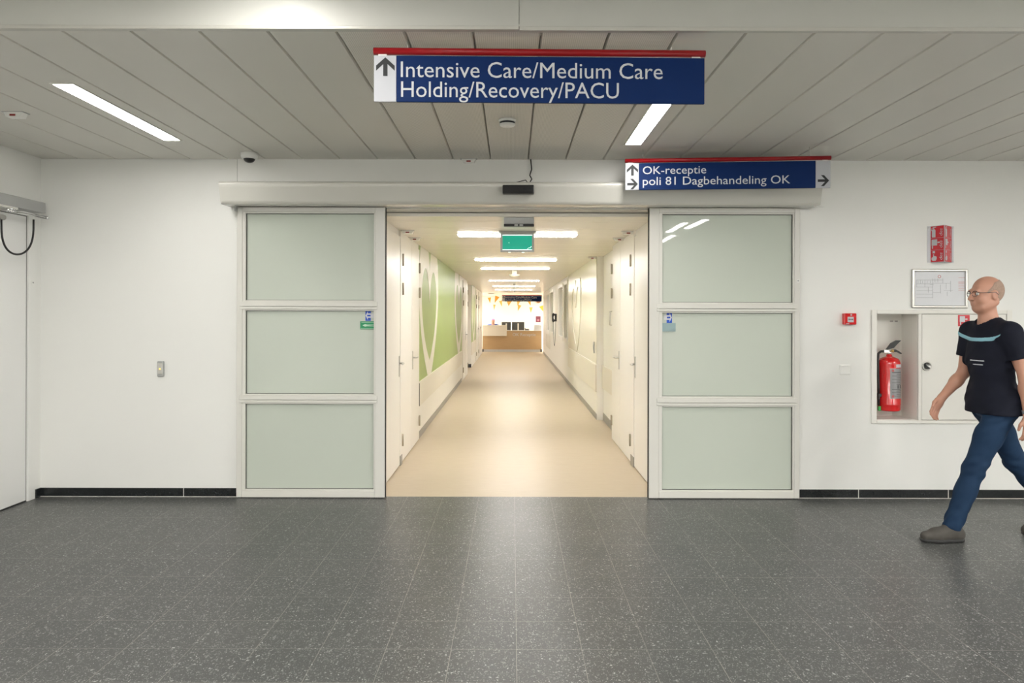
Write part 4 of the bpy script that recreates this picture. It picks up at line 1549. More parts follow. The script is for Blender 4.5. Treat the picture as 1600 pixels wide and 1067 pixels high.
r = thing('raised_counter', 'cream box-shaped raised counter on the left half of the reception desk', 'counter', (-.7, YD, .655))
at(box(-1.19, -0.215, YD - 0.22, YD - 0.021, 0.655, 1.09, bev=.006), r.location).build('front_box', BUMPER, r)
at(box(-1.19, -0.215, YD - 0.022, YD + 0.18, 0.886, 1.09, bev=.006), r.location).build('top_box', BUMPER, r)
r = thing('worktop', 'white worktop behind the reception desk front, under the monitors', 'worktop', (0, YD + .6, 0))
at(box(dx0 + .03, dx1 - .03, YD + 0.26, YD + 0.72, 0.72, 0.75), r.location).build('top', WHITEP, r)
for xx in (dx0 + .05, dx1 - .08):
    at(box(xx, xx + .03, YD + 0.30, YD + 0.70, 0, 0.72), r.location).build('side_panel', WHITEP, r)


def monitor(label, x0, x1, z0, z1, Y):
    r = thing('monitor', label, 'monitor', ((x0 + x1) / 2, Y, 0.75), 0, 'computer monitors on the reception desk')
    w_ = (x1 - x0) / 2
    box(-w_, w_, -.02, .02, z0 - .75, z1 - .75, bev=.006).build('shell', MONI, r)
    box(-w_ + .012, w_ - .012, .0195, .022, z0 - .74, z1 - .762).build('screen', BLACK, r)
    box(-.03, .03, -.05, -.021, 0.012, z1 - .75 - .06, bev=.004).build('stand', WHITEP, r)
    box(-.12, .12, -.10, .06, 0, .014, bev=.004).build('foot', WHITEP, r)
    return r


monitor('dark left monitor back on the reception desk, beside the raised counter', PX(784, 29.75), PX(798.3, 29.75), .86, PZ(503, 29.75), 29.75)
monitor('dark right monitor back on the reception desk, wider of the two', PX(800, 29.75), PX(819.3, 29.75), .86, PZ(503, 29.75), 29.75)
r = thing('desk_phone', 'small black telephone on the reception desk right of the monitors', 'telephone', (PX(823.5, 29.35), 29.35, 0.885))
MB().prism([(-.09, -.06, 0), (-.09, .07, 0), (-.09, .07, .06), (-.09, -.06, .02)], (.18, 0, 0)).build('phone_base', BLACK, r)
m_ = MB()
m_.tube([(-.08, 0, .055), (-.08, 0.05, .075)], .02, 10)
m_.tube([(-.08, -.03, .05), (-.08, .06, .08)], .014, 10)
m_.build('handset', BLACK, r)
r = thing('paper_sign', 'white paper stand at the right end of the reception desk', 'sign', (PX(840, 29.36), 29.36, 0.885))
box(-.15, .15, -.004, .004, 0, .22).build('sheet', PAPER, r)
box(-.15, .15, -.03, .05, 0, .006).build('foot', PAPER, r)
r = thing('letter_tray', 'pale paper rack behind the raised counter on the desk', 'tray', (PX(780.5, 29.7), 29.7, 0.75))
for z in (0, .12, .24, .36, .46):
    box(-.075, .075, -.1, .1, z, z + .012).build('shelf', PAPER, r)
box(-.078, -.07, -.1, .1, 0, .48).build('side', GREYBOX, r)
box(.07, .078, -.1, .1, 0, .48).build('side', GREYBOX, r)
r = thing('wall_poster', 'small maroon poster on the white wall behind the desk', 'poster', (PX(841, 33.59), 33.59, PZ(498.6, 33.59)))
box(-.115, .115, 0, .01, -.14, .14).build('print', MAROON, r)
box(-.05, .05, -.002, 0, -.09, .0).build('printed_mark', mat('pale maroon', (0.35, 0.16, 0.2), .5), r)
r = thing('wall_roundel', 'round brown and grey disc on the wall below the far blue sign', 'wall ornament', (PX(840.5, 33.59), 33.59, PZ(468.5, 33.59)))
MB().lathe([(0, .012), (.17, .012), (.17, 0)], (0, 0.01, 0), axis=(0, -1, 0), seg=32).build('disc', mat('disc grey', (0.55, 0.53, 0.5), .5), r)
MB().lathe([(.12, .002), (.12, .004), (0, .004)], (0.02, -.002, -.02), axis=(0, -1, 0), seg=24).build('brown_patch', mat('disc brown', (0.25, 0.12, 0.06), .5), r)

# bunting
def bunting(label, pts, Y, cloths):
    pw = [Vector((PX(px, Y), Y, PZ(py, Y))) for px, py, *_ in pts]
    r = thing('bunting', label, 'bunting', tuple(pw[0]))
    ends = [Vector((-3.19, Y, 2.3)), *[p + Vector((0, 0, 0)) for p in pw], Vector((3.19, Y, 2.28))]
    m_ = MB()
    m_.tube(ends, .004, 5)
    at(m_, r.location).build('string', PAPER, r)
    for (px, py, rot, w_, h_), p, cl in zip(pts, pw, cloths):
        ca, sa = math.cos(math.radians(rot)), math.sin(math.radians(rot))
        loc_ = [(-w_ / 2, 0), (w_ / 2, 0), (0.0, -h_)]
        q_ = [(p.x + u * ca - v * sa, Y - .004, p.z + u * sa + v * ca) for u, v in loc_]
        at(MB().prism(q_, (0, .002, 0)), r.location).build('pennant', cl, r)


bunting('upper string of orange pennants over the reception desk',
        [(764.5, 465, 8, .15, .25), (777, 463, -22, .20, .32), (782, 470, 14, .14, .27), (795.5, 470, -6, .24, .23), (810.5, 469, -12, .17, .26), (826.5, 469, 16, .17, .26)], 31.6,
        [ORANGE, ORANGE, ORANGEP, ORANGEP, ORANGEP, ORANGE])
bunting('lower string of orange pennants over the reception desk',
        [(772.5, 476, -4, .11, .26), (812, 476.5, -18, .17, .29), (829.5, 480, 0, .16, .25), (845.5, 478, 20, .20, .27)], 32.4,
        [ORANGEP, ORANGEP, ORANGEP, ORANGE])

# ------------------------------------------------------------------ people: implicit surfaces turned into meshes
class Field:
    def __init__(self, lo, hi, h):
        self.lo = np.array(lo, np.float32)
        self.h = h
        self.n = np.ceil((np.array(hi) - np.array(lo)) / h).astype(int) + 1
        self.F = np.full(self.n, 0.5, np.float32)

    def _win(self, lo, hi):
        i0 = np.clip(np.floor((np.array(lo) - self.lo) / self.h).astype(int), 0, self.n - 1)
        i1 = np.clip(np.ceil((np.array(hi) - self.lo) / self.h).astype(int) + 1, 1, self.n)
        sl = tuple(slice(a, b) for a, b in zip(i0, i1))
        ax = [self.lo[d] + self.h * np.arange(i0[d], i1[d], dtype=np.float32) for d in range(3)]
        return sl, np.meshgrid(*ax, indexing='ij')

    def _merge(self, sl, d, k):
        f = self.F[sl]
        if k <= 0:
            self.F[sl] = np.minimum(f, d)
        else:
            hh = np.clip(0.5 + 0.5 * (f - d) / k, 0, 1)
            self.F[sl] = f * (1 - hh) + d * hh - k * hh * (1 - hh)

    def cap(self, a, b, ra, rb, k=0.02, flat=None):
        """tapered capsule; flat=(axis vector, factor) squeezes it along that axis"""
        a, b = np.array(a, np.float32), np.array(b, np.float32)
        m = max(ra, rb) * (1.0 if flat is None else max(1, 1.0)) + k * 1.5 + 2 * self.h
        sl, (X, Y, Z) = self._win(np.minimum(a, b) - m, np.maximum(a, b) + m)
        ba = b - a
        px, py, pz = X - a[0], Y - a[1], Z - a[2]
        t = np.clip((px * ba[0] + py * ba[1] + pz * ba[2]) / max(float(ba @ ba), 1e-9), 0, 1)
        qx, qy, qz = px - t * ba[0], py - t * ba[1], pz - t * ba[2]
        if flat is not None:
            n, fct = np.array(flat[0], np.float32), flat[1]
            n = n / np.linalg.norm(n)
            dn = qx * n[0] + qy * n[1] + qz * n[2]
            g = 1.0 / fct - 1.0
            qx, qy, qz = qx + n[0] * dn * g, qy + n[1] * dn * g, qz + n[2] * dn * g
        d = np.sqrt(qx * qx + qy * qy + qz * qz) - (ra + (rb - ra) * t)
        if flat is not None:
            d = d * flat[1] if flat[1] < 1 else d
        self._merge(sl, d, k)

    def ell(self, c, r, k=0.02, R=None, cut=False):
        c, r = np.array(c, np.float32), np.array(r, np.float32)
        m = r.max() + k * 1.5 + 2 * self.h
        sl, (X, Y, Z) = self._win(c - m, c + m)
        p = [X - c[0], Y - c[1], Z - c[2]]
        if R is not None:
            R = np.array(R)
            p = [sum(R[j][i] * p[j] for j in range(3)) for i in range(3)]
        k0 = np.sqrt(sum((p[i] / r[i]) ** 2 for i in range(3)))
        k1 = np.sqrt(sum((p[i] / r[i] ** 2) ** 2 for i in range(3))) + 1e-9
        d = k0 * (k0 - 1) / k1
        if cut:
            f = self.F[sl]
            hh = np.clip(0.5 - 0.5 * (f + d) / max(k, 1e-5), 0, 1)
            self.F[sl] = f * (1 - hh) + (-d) * hh + k * hh * (1 - hh)
        else:
            self._merge(sl, d, k)

    def grid(self):
        ax = [self.lo[d] + self.h * np.arange(self.n[d], dtype=np.float32) for d in range(3)]
        return np.meshgrid(*ax, indexing='ij')

    def mesh(self, name, m, parent, off=(0, 0, 0), relax=2):
        F, h = self.F, self.h
        F[0], F[-1], F[:, 0], F[:, -1], F[:, :, 0], F[:, :, -1] = 1, 1, 1, 1, 1, 1
        ins = F < 0
        cs = np.zeros(np.array(F.shape) - 1, np.int8)
        for dx in (0, 1):
            for dy in (0, 1):
                for dz in (0, 1):
                    cs += ins[dx:F.shape[0] - 1 + dx, dy:F.shape[1] - 1 + dy, dz:F.shape[2] - 1 + dz]
        act = (cs > 0) & (cs < 8)
        I = np.argwhere(act)
        vid = np.full(cs.shape, -1, np.int32)
        vid[act] = np.arange(len(I))
        acc = np.zeros((len(I), 3))
        cnt = np.zeros(len(I))
        for a in range(3):
            o = [x for x in range(3) if x != a]
            for u in (0, 1):
                for v in (0, 1):
                    c0 = np.zeros(3, int)
                    c0[o[0]], c0[o[1]] = u, v
                    c1 = c0.copy()
                    c1[a] = 1
                    f0 = F[tuple((I + c0).T)].astype(float)
                    f1 = F[tuple((I + c1).T)].astype(float)
                    cr = (f0 < 0) != (f1 < 0)
                    t = np.where(cr, f0 / np.where(np.abs(f0 - f1) < 1e-12, 1, f0 - f1), 0)
                    p = np.tile(c0.astype(float), (len(I), 1))
                    p[:, a] = t
                    acc[cr] += p[cr]
                    cnt[cr] += 1
        V = self.lo + h * (I + acc / np.maximum(cnt, 1)[:, None])
        Q = []
        for a in range(3):
            b, c = (a + 1) % 3, (a + 2) % 3
            s0 = [slice(None)] * 3
            s1 = [slice(None)] * 3
            s0[a], s1[a] = slice(0, -1), slice(1, None)
            A, B = ins[tuple(s0)], ins[tuple(s1)]
            E = np.argwhere(A != B)
            E = E[(E[:, b] > 0) & (E[:, c] > 0) & (E[:, b] < F.shape[b] - 1) & (E[:, c] < F.shape[c] - 1)]
            if not len(E):
                continue
            eb, ec = np.zeros(3, int), np.zeros(3, int)
            eb[b], ec[c] = 1, 1
            q = np.stack([vid[tuple((E - eb - ec).T)], vid[tuple((E - ec).T)], vid[tuple(E.T)], vid[tuple((E - eb).T)]], 1)
            fl_ = ~A[tuple(E.T)]
            q[fl_] = q[fl_][:, ::-1]
            Q.append(q)
        Q = np.concatenate(Q)
        for _ in range(relax):
            s = np.zeros_like(V)
            n_ = np.zeros(len(V))
            for i in range(4):
                for j in (1, 3):
                    np.add.at(s, Q[:, i], V[Q[:, (i + j) % 4]])
                    np.add.at(n_, Q[:, i], 1)
            V = V * 0.5 + 0.5 * s / np.maximum(n_, 1)[:, None]
        V = V - np.array(off)
        me = bpy.data.meshes.new(name)
        me.vertices.add(len(V))
        me.vertices.foreach_set('co', V.astype(np.float32).ravel())
        me.loops.add(Q.size)
        me.loops.foreach_set('vertex_index', Q.astype(np.int32).ravel())
        me.polygons.add(len(Q))
        me.polygons.foreach_set('loop_start', np.arange(0, Q.size, 4, dtype=np.int32))
        me.polygons.foreach_set('loop_total', np.full(len(Q), 4, np.int32))
        me.polygons.foreach_set('use_smooth', np.ones(len(Q), bool))
        me.update(calc_edges=True)
        me.validate()
        me.materials.append(m)
        o = bpy.data.objects.new(name, me)
        COL.objects.link(o)
        if parent is not None:
            o.parent = parent
        return o


def lerp(a, b, t):
    return tuple(x + (y - x) * t for x, y in zip(a, b))


# --- walking man: joints (he walks towards -X; his left side faces the viewer)
YM = 4.93
J = dict(
    pel=(3.335, YM, 0.93), waist=(3.325, YM, 1.08), chest=(3.305, YM, 1.29), neck=(3.295, YM, 1.475), headb=(3.275, YM, 1.565),
    lhip=(3.325, YM - 0.095, 0.915), lknee=(3.145, YM - 0.085, 0.495), lank=(3.000, YM - 0.080, 0.105),
    rhip=(3.350, YM + 0.095, 0.915), rknee=(3.545, YM + 0.080, 0.510), rank=(3.800, YM + 0.075, 0.200),
    lsh=(3.315, YM - 0.190, 1.425), lel=(3.385, YM - 0.235, 1.135), lwr=(3.400, YM - 0.240, 0.885),
    rsh=(3.300, YM + 0.190, 1.425), rel=(3.270, YM + 0.225, 1.125), rwr=(3.085, YM + 0.185, 0.945))
man = thing('person', 'bald man in navy t-shirt and jeans walking left past the fire cabinet', 'person', (3.33, YM, 0.0))
MO = tuple(man.location)


def torso(f, grow=0.0, k=0.05):
    g = grow
    f.ell((3.340, YM, 0.93), (0.118 + g, 0.168 + g, 0.115 + g), k)
    f.ell((3.322, YM, 1.07), (0.108 + g, 0.152 + g, 0.15 + g), k)
    f.ell((3.315, YM, 1.25), (0.122 + g, 0.172 + g, 0.17 + g), k)
    f.ell((3.325, YM, 1.385), (0.098 + g, 0.178 + g, 0.085 + g), k)
    f.cap(J['lsh'], J['rsh'], 0.052 + g, 0.052 + g, k)
    f.cap((3.318, YM - .12, 1.435), (3.300, YM, 1.49), 0.045 + g, 0.05 + g, k)
    f.cap((3.318, YM + .12, 1.435), (3.300, YM, 1.49), 0.045 + g, 0.05 + g, k)


def hand(f, wr, fwd, palm_n, thumb_d):
    """wr wrist point; fwd direction of the hand; palm_n normal out of the palm; thumb_d side of the thumb"""
    wr, fw, pn, th = (np.array(v, float) for v in (wr, fwd, palm_n, thumb_d))
    fw /= np.linalg.norm(fw)
    pn = pn - fw * (pn @ fw)
    pn /= np.linalg.norm(pn)
    th = th - fw * (th @ fw) - pn * (th @ pn)
    th /= np.linalg.norm(th)
    c = wr + fw * 0.052
    R = np.stack([th, pn, fw], 1)
    f.ell(c, (0.041, 0.016, 0.056), 0.012, R)
    f.cap(wr, wr + fw * 0.03, 0.026, 0.028, 0.02, flat=(pn, .75))
    for o_, ln, rr in ((0.030, 0.080, .0092), (0.010, 0.090, .0095), (-0.010, 0.083, .0092), (-0.029, 0.066, .0082)):
        b = wr + fw * 0.093 + th * o_ * 1.05
        m1 = b + fw * ln * 0.48 + pn * ln * 0.14 + th * o_ * .10
        m2 = m1 + fw * ln * 0.26 + pn * ln * 0.18
        e_ = m2 + fw * ln * 0.14 + pn * ln * 0.20
        f.cap(b - fw * .02, m1, rr * 1.06, rr, 0.004)
        f.cap(m1, m2, rr, rr * .92, 0.003)
        f.cap(m2, e_, rr * .92, rr * .8, 0.003)
    b = wr + fw * 0.028 + th * 0.028
    m1 = b + fw * 0.036 + th * 0.024 + pn * .012
    e_ = m1 + fw * 0.034 + th * 0.004 + pn * .012
    f.cap(b, m1, .0135, .0115, .008)
    f.cap(m1, e_, .0112, .009, .004)


HV = 0.0052
body = Field((2.70, YM - 0.40, -0.01), (4.02, YM + 0.40, 1.86), HV)
torso(body, -0.008)
# legs
for s in 'lr':
    hip, kn_, an = J[s + 'hip'], J[s + 'knee'], J[s + 'ank']
    body.cap(hip, lerp(hip, kn_, .55), 0.082, 0.066, 0.04)
    body.cap(lerp(hip, kn_, .5), kn_, 0.068, 0.052, 0.03)
    body.cap(kn_, lerp(kn_, an, .35), 0.050, 0.052, 0.02)
    body.cap(lerp(kn_, an, .3), an, 0.052, 0.034, 0.02)
# arms
for s in 'lr':
    sh, el, wr = J[s + 'sh'], J[s + 'el'], J[s + 'wr']
    body.cap(sh, lerp(sh, el, .45), 0.052, 0.049, 0.03)
    body.cap(lerp(sh, el, .4), el, 0.049, 0.039, 0.02)
    body.cap(el, lerp(el, wr, .35), 0.040, 0.042, 0.02)
    body.cap(lerp(el, wr, .3), wr, 0.042, 0.026, 0.02, )
fwd_l = (0.05, -0.02, -1.0)
hand(body, J['lwr'], fwd_l, (-0.2, 1, 0), (-1, 0, -0.05))
hand(body, J['rwr'], (-0.55, -0.10, -0.83), (0.35, -1, 0), (-0.83, 0, 0.5))
# feet inside the shoes
body.cap((3.02, YM - .08, .07), (2.89, YM - .088, .05), .032, .026, .03)
body.cap((3.80, YM + .075, .19), (3.72, YM + .078, .10), .032, .026, .03)
# neck and head (facing -X, chin a little down)
body.cap((3.305, YM, 1.45), (3.285, YM, 1.60), 0.060, 0.056, 0.035)
hx, hz_ = 3.280, 1.690
body.ell((hx + .012, YM, hz_ + .022), (0.100, 0.076, 0.098), 0.02)          # skull
body.ell((hx - .032, YM, hz_ - .045), (0.064, 0.062, 0.088), 0.03)          # face
body.ell((hx - .058, YM, hz_ - .108), (0.026, 0.032, 0.022), 0.025)         # chin
body.cap((hx - .045, YM - .040, hz_ - .098), (hx + .03, YM - .058, hz_ - .06), .017, .02, .03)
body.cap((hx - .045, YM + .040, hz_ - .098), (hx + .03, YM + .058, hz_ - .06), .017, .02, .03)
body.cap((hx - .086, YM - .038, hz_ + .018), (hx - .086, YM + .038, hz_ + .018), .012, .012, .015)   # brow
body.cap((hx - .094, YM, hz_ + .006), (hx - .114, YM, hz_ - .036), .008, .012, .010)                  # nose
body.ell((hx - .104, YM - .012, hz_ - .040), (.010, .009, .008), .006)
body.ell((hx - .104, YM + .012, hz_ - .040), (.010, .009, .008), .006)
body.cap((hx - .088, YM - .020, hz_ - .066), (hx - .088, YM + .020, hz_ - .066), .008, .008, .006)    # lips
body.cap((hx - .086, YM - .017, hz_ - .078), (hx - .086, YM + .017, hz_ - .078), .008, .008, .006)
for sg in (-1, 1):
    body.ell((hx - .088, YM + sg * .031, hz_ - .003), (.016, .017, .011), .010, cut=True)             # eye sockets
    body.ell((hx + .012, YM + sg * .077, hz_ - .012), (.020, .009, .034), .008)                        # ears
    body.ell((hx + .008, YM + sg * .085, hz_ - .010), (.010, .006, .020), .006, cut=True)
    body.ell((hx - .060, YM + sg * .045, hz_ - .040), (.024, .020, .024), .02)                         # cheeks
bo = body.mesh('body', SKIN, man, MO, relax=1)
# eyes
for sg in (-1, 1):
    e_ = MB()
    e_.lathe([(0.0115 * math.sin(a), -0.0115 * math.cos(a)) for a in [i * math.pi / 10 for i in range(11)]], (hx - .079, YM + sg * .031, hz_ - .003), axis=(1, 0, 0), seg=16)
    eo = at(e_, MO).build('eye', EYEW, man)
    e_ = MB()
    e_.lathe([(.0055, 0), (.0050, .0012), (0, .0015)], (hx - .0898, YM + sg * .031, hz_ - .003), axis=(-1, 0, 0), seg=12)
    at(e_, MO).build('iris', INKDARK, eo)
# very short hair around the back and sides
hair = Field((3.10, YM - .14, 1.55), (3.46, YM + .14, 1.86), 0.004)
hair.ell((hx + .014, YM, hz_ + .022), (0.1035, 0.0792, 0.1005), 0.0)
Xg, Yg, Zg = hair.grid()
front = hx - .040 + .055 * np.clip((Zg - hz_ + .01) / .09, 0, 1.2) ** 1.5 + .006 * np.sin(55 * Zg)
hair.F = np.maximum(hair.F, front - Xg)
hair.F = np.maximum(hair.F, -(Zg - (hz_ - .050) + (Xg - hx - .05) * .35))
hair.F = np.maximum(hair.F, Zg - (hz_ + .070 + .35 * (Xg - hx)))
hair.F = np.maximum(hair.F, -(np.sqrt((Xg - hx - .008) ** 2 + (Zg - hz_ + .010) ** 2) - .030) * 1.0)
hair.mesh('hair', HAIRG, man, MO)
# glasses
gm = MB()
for sg in (-1, 1):
    cx_, cy_, cz_ = hx - .100, YM + sg * .033, hz_ - .002
    ring = [(cx_ + .006 * abs(math.cos(a)) * (1 if math.cos(a) * sg > 0 else 0), cy_ + .026 * math.cos(a), cz_ + .019 * math.sin(a)) for a in [i * math.pi / 10 for i in range(21)]]
    gm.tube(ring, .0018, 6)
    gm.tube([(cx_ + .006, YM + sg * .058, hz_ + .004), (hx - .05, YM + sg * .080, hz_ + .006), (hx + .012, YM + sg * .084, hz_ + .008), (hx + .030, YM + sg * .084, hz_ - .010)], .0020, 6)
gm.tube([(hx - .106, YM - .009, hz_ + .002), (hx - .110, YM, hz_ + .005), (hx - .106, YM + .009, hz_ + .002)], .0018, 6)
at(gm, MO).build('glasses', INKDARK, man)

# t-shirt
def shirt_field(grow, h=0.0045):
    f = Field((3.05, YM - .38, 0.80), (3.60, YM + .38, 1.56), h)
    torso(f, grow + .012, 0.05)
    f.cap((3.338, YM - .01, 0.95), (3.335, YM + .01, 0.84), 0.134 + grow, 0.136 + grow, 0.04, flat=None)
    f.ell((3.345, YM, 0.90), (0.145 + grow, 0.196 + grow, 0.16 + grow), 0.04)
    for sg in (-1, 1):
        f.cap((3.338, YM + sg * .085, .97), (3.335, YM + sg * .088, .84), .118 + grow, .122 + grow, .04)
    for s in 'lr':
        sh, el = J[s + 'sh'], J[s + 'el']
        f.cap(sh, lerp(sh, el, .66), 0.070 + grow, 0.066 + grow, 0.035)
    X, Y, Z = f.grid()
    wob = 0.0045 * np.sin(31 * Z + 24 * X + 9 * Y + 2 * np.sin(13 * X + 11 * Z)) * np.sin(17 * Y + 21 * X - 9 * Z) + 0.0025 * np.sin(58 * Z - 40 * X + 23 * Y + 3 * np.sin(17 * Y + 8 * Z))
    f.F = f.F + wob * np.clip((1.38 - Z) / .25, 0, 1)
    f.F = np.maximum(f.F, (0.878 + 0.012 * np.sin(9 * X + 4 * Y)) - Z)          # hem
    for s in 'lr':                                                             # sleeve ends
        sh, el = np.array(J[s + 'sh']), np.array(J[s + 'el'])
        ax = (el - sh) / np.linalg.norm(el - sh)
        pt = sh + (el - sh) * .60
        sgn = -1 if s == 'l' else 1
        d = (X - pt[0]) * ax[0] + (Y - pt[1]) * ax[1] + (Z - pt[2]) * ax[2]
        near = ((Y - YM) * sgn > 0.178) & (Z > 1.10)
        f.F = np.where(near, np.maximum(f.F, d), f.F)
    # neckline
    dn = np.sqrt(((X - 3.290) / 1.05) ** 2 + (Y - YM) ** 2 + ((Z - 1.535) / 1.2) ** 2) - 0.078
    f.F = np.maximum(f.F, -dn)
    return f


sf = shirt_field(0.0)
sh_o = sf.mesh('t_shirt', SHIRT, man, MO, relax=4)
st = shirt_field(0.003)
X, Y, Z = st.grid()
zc = 1.376 - 0.22 * (X - 3.19) + 0.02 * ((Y - YM) / .15) ** 2
st.F = np.maximum(st.F, np.abs(Z - zc) - (0.014))
st.F = np.maximum(st.F, X - 3.24)
st.mesh('chest_stripe', STRIPE, man, MO)
m_ = MB()
for z0, z1, y0, y1 in ((1.225, 1.236, -.10, .02), (1.198, 1.208, -.09, -.01)):
    pr = shirt_field(0.0025)
    Xq, Yq, Zq = pr.grid()
    pr.F = np.maximum(pr.F, np.abs(Zq - (z0 + z1) / 2) - (z1 - z0) / 2)
    pr.F = np.maximum(pr.F, np.abs(Yq - (YM + (y0 + y1) / 2)) - (y1 - y0) / 2)
    pr.F = np.maximum(pr.F, Xq - 3.25)
    pr.mesh('chest_print', SHIRTPRINT, man, MO)

# jeans
jf = Field((2.85, YM - .30, 0.02), (4.0, YM + .30, 1.05), 0.006)
jf.ell((3.340, YM, 0.91), (0.122, 0.170, 0.10), 0.04)
for s in 'lr':
    hip, kn_, an = J[s + 'hip'], J[s + 'knee'], J[s + 'ank']
    jf.cap((hip[0], hip[1], hip[2] - .03), lerp(hip, kn_, .5), 0.092, 0.083, 0.04)
    jf.cap(lerp(hip, kn_, .45), kn_, 0.083, 0.067, 0.03)
    jf.cap(kn_, lerp(kn_, an, .4), 0.066, 0.063, 0.03)
    jf.cap(lerp(kn_, an, .35), an, 0.063, 0.058, 0.03)
X, Y, Z = jf.grid()
ph = 2.2 * np.sin(9 * X + 14 * Y - 6 * Z) + 1.4 * np.sin(23 * Y + 11 * X)
fold = np.clip(1.2 - np.minimum(np.abs(Z - .50), np.minimum(np.abs(Z - .16), np.abs(Z - .86))) / .12, 0.15, 1)
jf.F = jf.F + fold * (0.0045 * np.sin(52 * Z + 30 * X + ph) * np.sin(15 * X - 17 * Z + 21 * Y + 1.3 * np.sin(8 * Z)) + 0.002 * np.sin(90 * Z - 44 * X + 2 * ph))
jf.F = np.maximum(jf.F, Z - 0.92)
for s, dr in (('l', None), ('r', None)):
    kn_, an = np.array(J[s + 'knee']), np.array(J[s + 'ank'])
    ax = (an - kn_) / np.linalg.norm(an - kn_)
    pt = an + ax * (.022 if s == 'l' else .055)
    d = (X - pt[0]) * ax[0] + (Y - pt[1]) * ax[1] + (Z - pt[2]) * ax[2]
    near = ((Y < YM) if s == 'l' else (Y > YM))
    jf.F = np.where(near, np.maximum(jf.F, d), jf.F)
jf.mesh('jeans', JEANS, man, MO)


# shoes
def shoe(ank, heel, toe, ball, up):
    f = Field(np.minimum(np.minimum(heel, toe), ank) - .10, np.maximum(np.maximum(heel, toe), ank) + .12, .004)
    up = np.array(up, float)
    up /= np.linalg.norm(up)
    heel, toe, ball, ank = (np.array(v, float) for v in (heel, toe, ball, ank))
    f.cap(heel + up * .045, ball + up * .040, .040, .044, .02)
    f.cap(ball + up * .036, toe + up * .030, .046, .034, .02)
    f.cap(heel + up * .050, ank + up * .0, .042, .050, .03)
    f.cap(ball + up * .05, ank - up * .03, .036, .046, .03)
    X, Y, Z = f.grid()
    fw = toe - heel
    fw /= np.linalg.norm(fw)
    # flat underside
    d = (X - heel[0]) * up[0] + (Y - heel[1]) * up[1] + (Z - heel[2]) * up[2]
    f.F = np.maximum(f.F, .012 - d)
    top = (X - ank[0]) * up[0] + (Y - ank[1]) * up[1] + (Z - ank[2]) * up[2]
    f.F = np.maximum(f.F, top - .012)
    o = f.mesh('shoe', SHOE, man, MO)
    g_ = Field(np.minimum(heel, toe) - .10, np.maximum(heel, toe) + .12, .004)
    g_.cap(heel + up * .02, ball + up * .02, .045, .050, .02)
    g_.cap(ball + up * .02, toe + up * .02, .050, .040, .02)
    X, Y, Z = g_.grid()
    d = (X - heel[0]) * up[0] + (Y - heel[1]) * up[1] + (Z - heel[2]) * up[2]
    g_.F = np.maximum(np.maximum(g_.F, -d), d - .022)
    g_.mesh('sole', SOLE, o, MO)
    return o


shoe(J['lank'], (3.035, YM - .080, 0.004), (2.815, YM - .090, 0.010), (2.885, YM - .088, 0.004), (0.0, 0, 1))
# trailing foot: heel lifted, weight on the toes
shoe((3.80, YM + .075, .205), (3.845, YM + .075, .135), (3.640, YM + .082, .006), (3.705, YM + .080, .045), (-0.53, 0, 0.85))
# wrist band
w_ = MB()
pa, pb = lerp(J['lel'], J['lwr'], .88), lerp(J['lel'], J['lwr'], .97)
w_.tube([pa, pb], [.034, .032], 18)
at(w_, MO).build('wrist_watch', INKGREY, man)

# --- receptionist behind the desk
RX, RY = PX(770.5, 30.45), 30.45
rec = thing('person', 'seated receptionist in blue scrubs and pink cap behind the raised counter', 'person', (RX, RY, 0.0))
RO = tuple(rec.location)
f = Field((RX - .40, RY - .50, .35), (RX + .40, RY + .40, 1.42), .012)
f.ell((RX, RY, .55), (.17, .13, .13), .05)
f.ell((RX, RY - .01, .84), (.155, .11, .22), .05)
f.ell((RX, RY - .02, 1.03), (.18, .10, .11), .05)
f.cap((RX - .17, RY - .02, 1.055), (RX + .17, RY - .02, 1.055), .055, .055, .04)
f.cap((RX, RY - .02, 1.05), (RX, RY - .03, 1.14), .056, .052, .03)
for sg in (-1, 1):
    f.cap((RX + sg * .19, RY - .02, 1.045), (RX + sg * .23, RY - .08, .80), .05, .042, .03)
    f.cap((RX + sg * .23, RY - .08, .80), (RX + sg * .12, RY - .28, .78), .040, .03, .02)
    f.ell((RX + sg * .10, RY - .34, .785), (.04, .06, .018), .02)
    for q_ in range(4):
        f.cap((RX + sg * (.075 + q_ * .018), RY - .37, .785), (RX + sg * (.065 + q_ * .018), RY - .44, .775), .011, .009, .006)
f.ell((RX, RY - .03, 1.235), (.074, .092, .105), .02)
f.ell((RX, RY - .06, 1.19), (.055, .065, .07), .03)
f.cap((RX, RY - .12, 1.245), (RX, RY - .14, 1.21), .009, .013, .01)
f.mesh('body', SKIN, rec, RO)
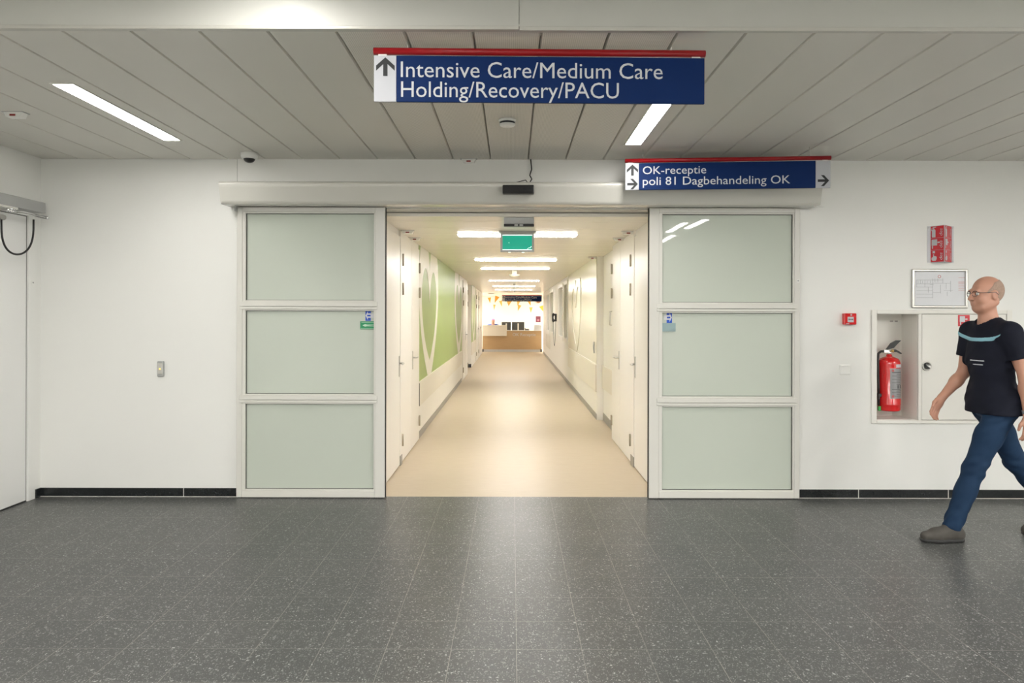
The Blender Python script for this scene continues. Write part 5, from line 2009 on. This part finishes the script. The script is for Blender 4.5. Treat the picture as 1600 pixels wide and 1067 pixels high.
f = Field((RX - .40, RY - .35, .40), (RX + .40, RY + .30, 1.20), .012)
f.ell((RX, RY, .55), (.185, .145, .14), .05)
f.ell((RX, RY - .01, .85), (.17, .125, .23), .05)
f.ell((RX, RY - .02, 1.03), (.195, .115, .12), .05)
f.cap((RX - .17, RY - .02, 1.055), (RX + .17, RY - .02, 1.055), .07, .07, .04)
for sg in (-1, 1):
    f.cap((RX + sg * .19, RY - .02, 1.045), (RX + sg * .225, RY - .07, .88), .066, .06, .03)
X, Y, Z = f.grid()
f.F = np.maximum(f.F, -(np.sqrt((X - RX) ** 2 + (Y - RY + .06) ** 2 + (Z - 1.145) ** 2) - .085))
f.mesh('scrub_top', SCRUB, rec, RO)
f = Field((RX - .14, RY - .2, 1.1), (RX + .14, RY + .16, 1.40), .01)
f.ell((RX, RY - .02, 1.258), (.085, .104, .100), .02)
X, Y, Z = f.grid()
f.F = np.maximum(f.F, -(Z - 1.252 - (Y - RY) * -.35))
f.mesh('scrub_cap', CAPPINK, rec, RO)
for sg in (-1, 1):
    at(MB().lathe([(.009, 0), (.007, .006), (0, .008)], (RX + sg * .028, RY - .112, 1.24), axis=(0, -1, 0), seg=10), RO).build('eye', INKDARK, rec)
# her chair
r = thing('office_chair', 'grey office chair under the seated receptionist', 'chair', (RX, RY + .05, 0))
box(-.24, .24, -.24, .22, .40, .46, bev=.02).build('seat', MONI, r)
box(-.20, .20, .17, .22, .55, .95, bev=.02).build('backrest', MONI, r)
MB().tube([(0, .24, .43), (0, .26, .60)], .02, 8).build('back_stem', STEEL, r)
MB().tube([(0, 0, .08), (0, 0, .40)], .028, 10).build('column', STEEL, r)
for q_ in range(5):
    a = q_ * 2 * math.pi / 5
    MB().tube([(0, 0, .09), (.28 * math.cos(a), .28 * math.sin(a), .045)], [.022, .014], 8).build('leg', STEEL, r)
    MB().lathe([(0, -.015), (.03, -.015), (.03, .015), (0, .015)], (.28 * math.cos(a), .28 * math.sin(a), .03), axis=(-math.sin(a), math.cos(a), 0), seg=12).build('caster', BLACK, r)
